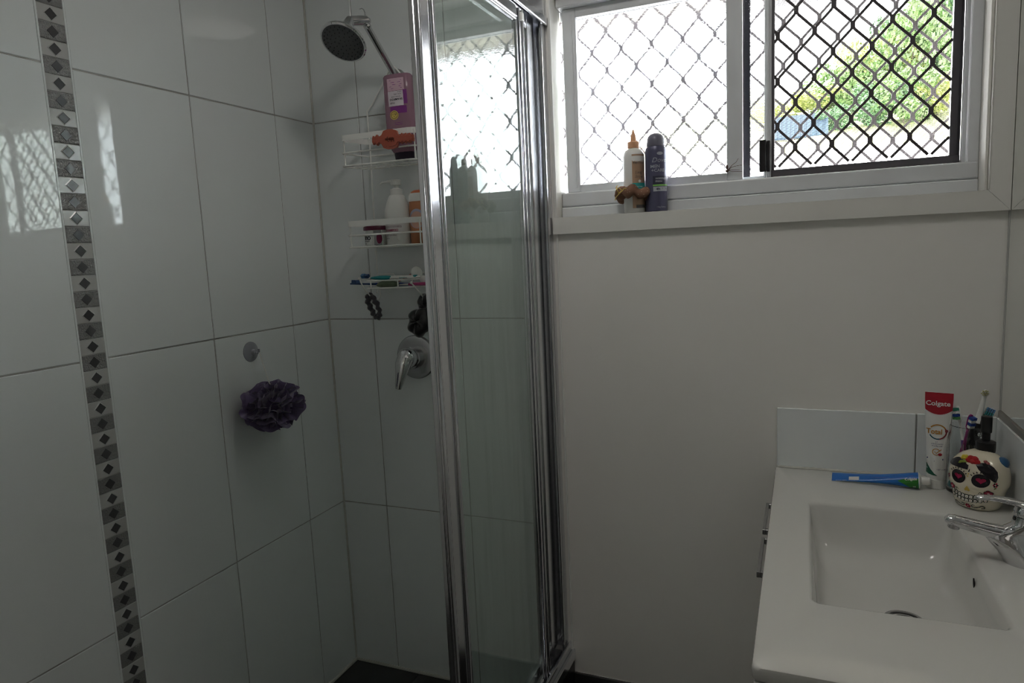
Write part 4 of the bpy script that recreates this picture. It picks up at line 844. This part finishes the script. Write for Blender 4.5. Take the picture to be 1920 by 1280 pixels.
b.text('INVISIBLE', .0062, .003, .0795, F, 0, .0008, bold=.0002).text('FRESH', .0062, -.002, .0725, F, 0, .0008, bold=.0002).patch(-.016, .022, .063, .067, F, 1, .0005).patch(-.0155, .021, .050, .0615, F, 0, .0005).text('48h', .0065, -.004, .0535, F, 2, .0009, bold=.0002).strip([(.006, .057), (.018, .057)], .0012, F, 2, .0009).text('150g/254mL', .0052, .004, .009, F, 0, .0005)
b.decal([(.001+.009*math.cos(t)*(1 if math.cos(t) > 0 else .8), .1435+.004*math.sin(t)) for t in [2*PI*i/14 for i in range(14)]], F, 0, .0005, 2)
b.build('label_print', [SILP, GRNP, NVL], bs, local=True, smooth=0)
so_ = thing('scrunchie', 'brown dotted fabric scrunchie with a yellow thread bow around the white bottle on the sill', 'scrunchie', (.985, .020, 1.478))
P_ = ringpath((.985, .014, 1.480), .036, .036, (1, 0, -.05), (0, 1, -.25), 80)
BRF = bpy.data.materials.new('brown_dotted_fabric'); BRF.use_nodes = True
n_ = BRF.node_tree.nodes; l_ = BRF.node_tree.links; p_ = n_['Principled BSDF']; p_.inputs['Roughness'].default_value = .75
tc = n_.new('ShaderNodeTexCoord'); vo = n_.new('ShaderNodeTexVoronoi'); vo.inputs['Scale'].default_value = 150; vo.inputs['Randomness'].default_value = .3; rp = n_.new('ShaderNodeValToRGB')
rp.color_ramp.elements[0].position = .16; rp.color_ramp.elements[1].position = .20; rp.color_ramp.elements[0].color = (.42, .33, .22, 1); rp.color_ramp.elements[1].color = (.20, .095, .055, 1)
l_.new(tc.outputs['Object'], vo.inputs['Vector']); l_.new(vo.outputs['Distance'], rp.inputs['Fac']); l_.new(rp.outputs['Color'], p_.inputs['Base Color'])
scrunchie(P_, .0135, None, .30, 7, 12, 7).build('fabric', BRF, so_, smooth=60)
MB().tube([(.955, -.024, 1.486), (.950, -.030, 1.495), (.958, -.034, 1.498), (.966, -.033, 1.490), (.958, -.031, 1.485), (.948, -.028, 1.476), (.944, -.022, 1.469)], .0013, 6).tube([(.958, -.031, 1.486), (.972, -.033, 1.496), (.986, -.031, 1.492)], .0013, 6).tube([(.951, -.018, 1.480), (.953, -.027, 1.490), (.947, -.022, 1.500), (.948, -.010, 1.506)], .0013, 6).build('thread_bow', mat('yellow_thread', (.60, .44, .12), .6), so_)
so_.rotation_euler = (0, 0, 0)
spd = thing('spider', 'small long legged brown spider on the bottom rail of the sliding window sash', 'spider', (1.212, .066, 1.522))
SB = Vector((1.212, .064, 1.5265)); SPM = mat('spider_brown', (.10, .05, .04), .5)
MB().sphere(SB, (.0035, .0025, .0035), 10, 8).sphere(SB+Vector((0, -.0005, .0095)), (.0028, .0024, .0062), 10, 8).build('body', SPM, spd)
for pts in (((.022, -.002, .020), (.027, .001, .029)), ((.018, -.002, .010), (.036, .001, .012)), ((.014, -.004, .001), (.030, 0, .000)), ((.012, -.005, -.003), (.036, 0, -.004)), ((-.012, -.003, .014), (-.024, .004, .030)), ((-.012, -.004, .004), (-.030, .003, .008)), ((-.012, -.004, -.001), (-.026, .001, -.003)), ((-.010, -.005, -.003), (-.034, .001, -.005))):
    MB().tube([SB, SB+Vector(pts[0])*.55+Vector((0, -.002, .002)), SB+Vector(pts[0]), SB+Vector(pts[1])], [.0007, .0006, .0005, .0004], 5).build('leg', SPM, spd)

# ------------------------------------------------------------------ outside
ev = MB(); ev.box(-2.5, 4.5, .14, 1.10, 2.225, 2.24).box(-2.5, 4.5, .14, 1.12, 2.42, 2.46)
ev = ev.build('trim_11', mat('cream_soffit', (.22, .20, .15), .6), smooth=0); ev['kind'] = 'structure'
fs = MB().box(-2.5, 4.5, 1.10, 1.125, 2.208, 2.42).build('trim_12', mat('grey_fascia', (.30, .30, .33), .5), smooth=0); fs['kind'] = 'structure'
CONC = mat('pale_concrete', (.55, .54, .52), .8, var=(.6, (.48, .47, .45)))
gd = MB().box(-160, 160, .3, 220, -1.4, -1.2).build('ground', mat('bitumen_yard', (.11, .11, .115), .9, var=(.5, (.14, .135, .13))), smooth=0); gd['kind'] = 'structure'
sb_ = MB(); GR = mat('hill_grass', (.15, .19, .06), .9, var=(.25, (.20, .21, .10)))
N = 24
sb_.loft([[(-16+36*i/N, y, (z+1.1)*max(.0, min(1., min((i+.0)/5, (N-i)/5)))-1.1+.25*noise.noise(Vector((i*.7, y*.2, 0)))) for i in range(N+1)] for y, z in ((31, -1.1), (31.1, 3.6), (33, 4.4), (38, 5.7))], 1, False, (False, False))
sb_.loft([[(-16+36*i/N, y, (z+1.1)*max(.0, min(1., min((i+.0)/5, (N-i)/5)))-1.1+.25*noise.noise(Vector((i*.7, y*.2, 0)))) for i in range(N+1)] for y, z in ((38, 5.7), (41, 6.6), (48, 8.6), (60, 12), (90, 16))], 0, False, (False, False))
sb_ = sb_.build('hillside', [GR, CONC], smooth=60); sb_['kind'] = 'structure'
random.seed(21)
def crown_mesh(seed):
    random.seed(seed); b = MB()
    cl_ = [(Vector((random.gauss(0, .45), random.gauss(0, .45), random.uniform(-.6, .75))), random.uniform(.28, .5)) for _ in range(14)]
    for i in range(3600):
        c, r_ = random.choice(cl_); d = Vector((random.gauss(0, 1), random.gauss(0, 1), random.gauss(0, 1))).normalized(); p = c+d*r_*random.uniform(.7, 1.05)
        t = (d+Vector((random.gauss(0, .6), random.gauss(0, .6), random.gauss(0, .6)))).normalized(); a = t.orthogonal().normalized(); e_ = t.cross(a); s_ = random.uniform(.04, .08)
        b.add([p+a*s_, p+e_*s_*.6, p-a*s_, p-e_*s_*.6], [(0, 1, 2, 3)])
    return b
TG = [mat('leaf_mid_green', (.13, .22, .075), .8, spec=.1), mat('leaf_yellow_green', (.26, .30, .09), .8, spec=.1), mat('leaf_deep_green', (.08, .155, .07), .8, spec=.1)]
CM = [crown_mesh(s_).build('crown', TG[i], smooth=0) for i, s_ in enumerate((1, 2, 3))]
TK = MB().tube([(0, 0, 0), (.03, .02, .5), (0, 0, 1.0)], [.10, .07, .04], 8).build('trunk', mat('bark', (.10, .08, .06), .9))
def tree(x, y, z0, top, r, ci, label):
    h = top-z0; t = thing('tree', label, 'tree', (x, y, z0))
    k = dup(TK, t, (0, 0, 0)); k.scale = (h*.12, h*.12, h*.7)
    c = dup(CM[ci], t, (0, 0, h*.55)); c.scale = (r, r, h*.5); c.rotation_euler = (0, 0, x*1.7); c['kind'] = 'stuff'
tree(-.9, 47, 8.0, 10.3, 1.5, 1, 'yellow green tree at the far left of the hillside, above the blue roof')
tree(1.3, 50, 8.9, 11.0, 1.7, 1, 'low light green tree behind the blue roof, second from the left on the hill')
tree(3.1, 51, 8.9, 11.6, 1.9, 0, 'mid green tree just right of the blue roof on the hill')
tree(4.4, 50, 8.6, 12.7, 2.0, 0, 'round mid green tree where the tree line starts to climb')
tree(5.9, 51, 8.8, 14.2, 2.2, 1, 'tall yellow tinged tree in the middle of the hillside')
tree(7.6, 50, 8.2, 15.6, 2.4, 0, 'tallest green tree on the right half of the hillside')
tree(9.6, 52, 8.8, 16.8, 2.6, 2, 'dark green tree at the far right edge of the hillside')
tree(4.9, 44, 6.9, 9.6, 1.6, 2, 'dark bushy tree low on the slope right of the shed')
tree(6.5, 44, 6.9, 10.2, 1.8, 0, 'bushy tree low on the slope in front of the tallest trees')
tree(8.3, 45, 6.9, 10.0, 1.7, 1, 'bushy yellow green tree low on the right of the slope')
tree(3.0, 43.5, 6.8, 8.6, 1.1, 2, 'small dark shrub beside the blue roofed shed')
for o in CM+[TK]: bpy.data.objects.remove(o)
hs = thing('shed', 'small pale shed with a blue grey roof on the hillside', 'shed', (1.3, 42.6, 6.5))
MB().box(-.3, 2.3, 41.6, 43.6, 5.9, 7.0).build('walls', mat('pale_shed_wall', (.40, .40, .42), .7), hs, smooth=0)
b = MB(); b.poly([(41.4, 6.9), (42.6, 8.25), (43.8, 6.9), (43.8, 6.8), (42.6, 8.12), (41.4, 6.8)], -.6, 2.6, 0, 'x'); b.build('roof', mat('blue_grey_roof', (.030, .043, .060), .9, spec=.02), hs, smooth=0)
MB().box(.4, 1.1, 41.56, 41.6, 6.1, 6.7).build('window', mat('dark_window', (.05, .06, .07), .1), hs, smooth=0)
bpy.context.view_layer.update()
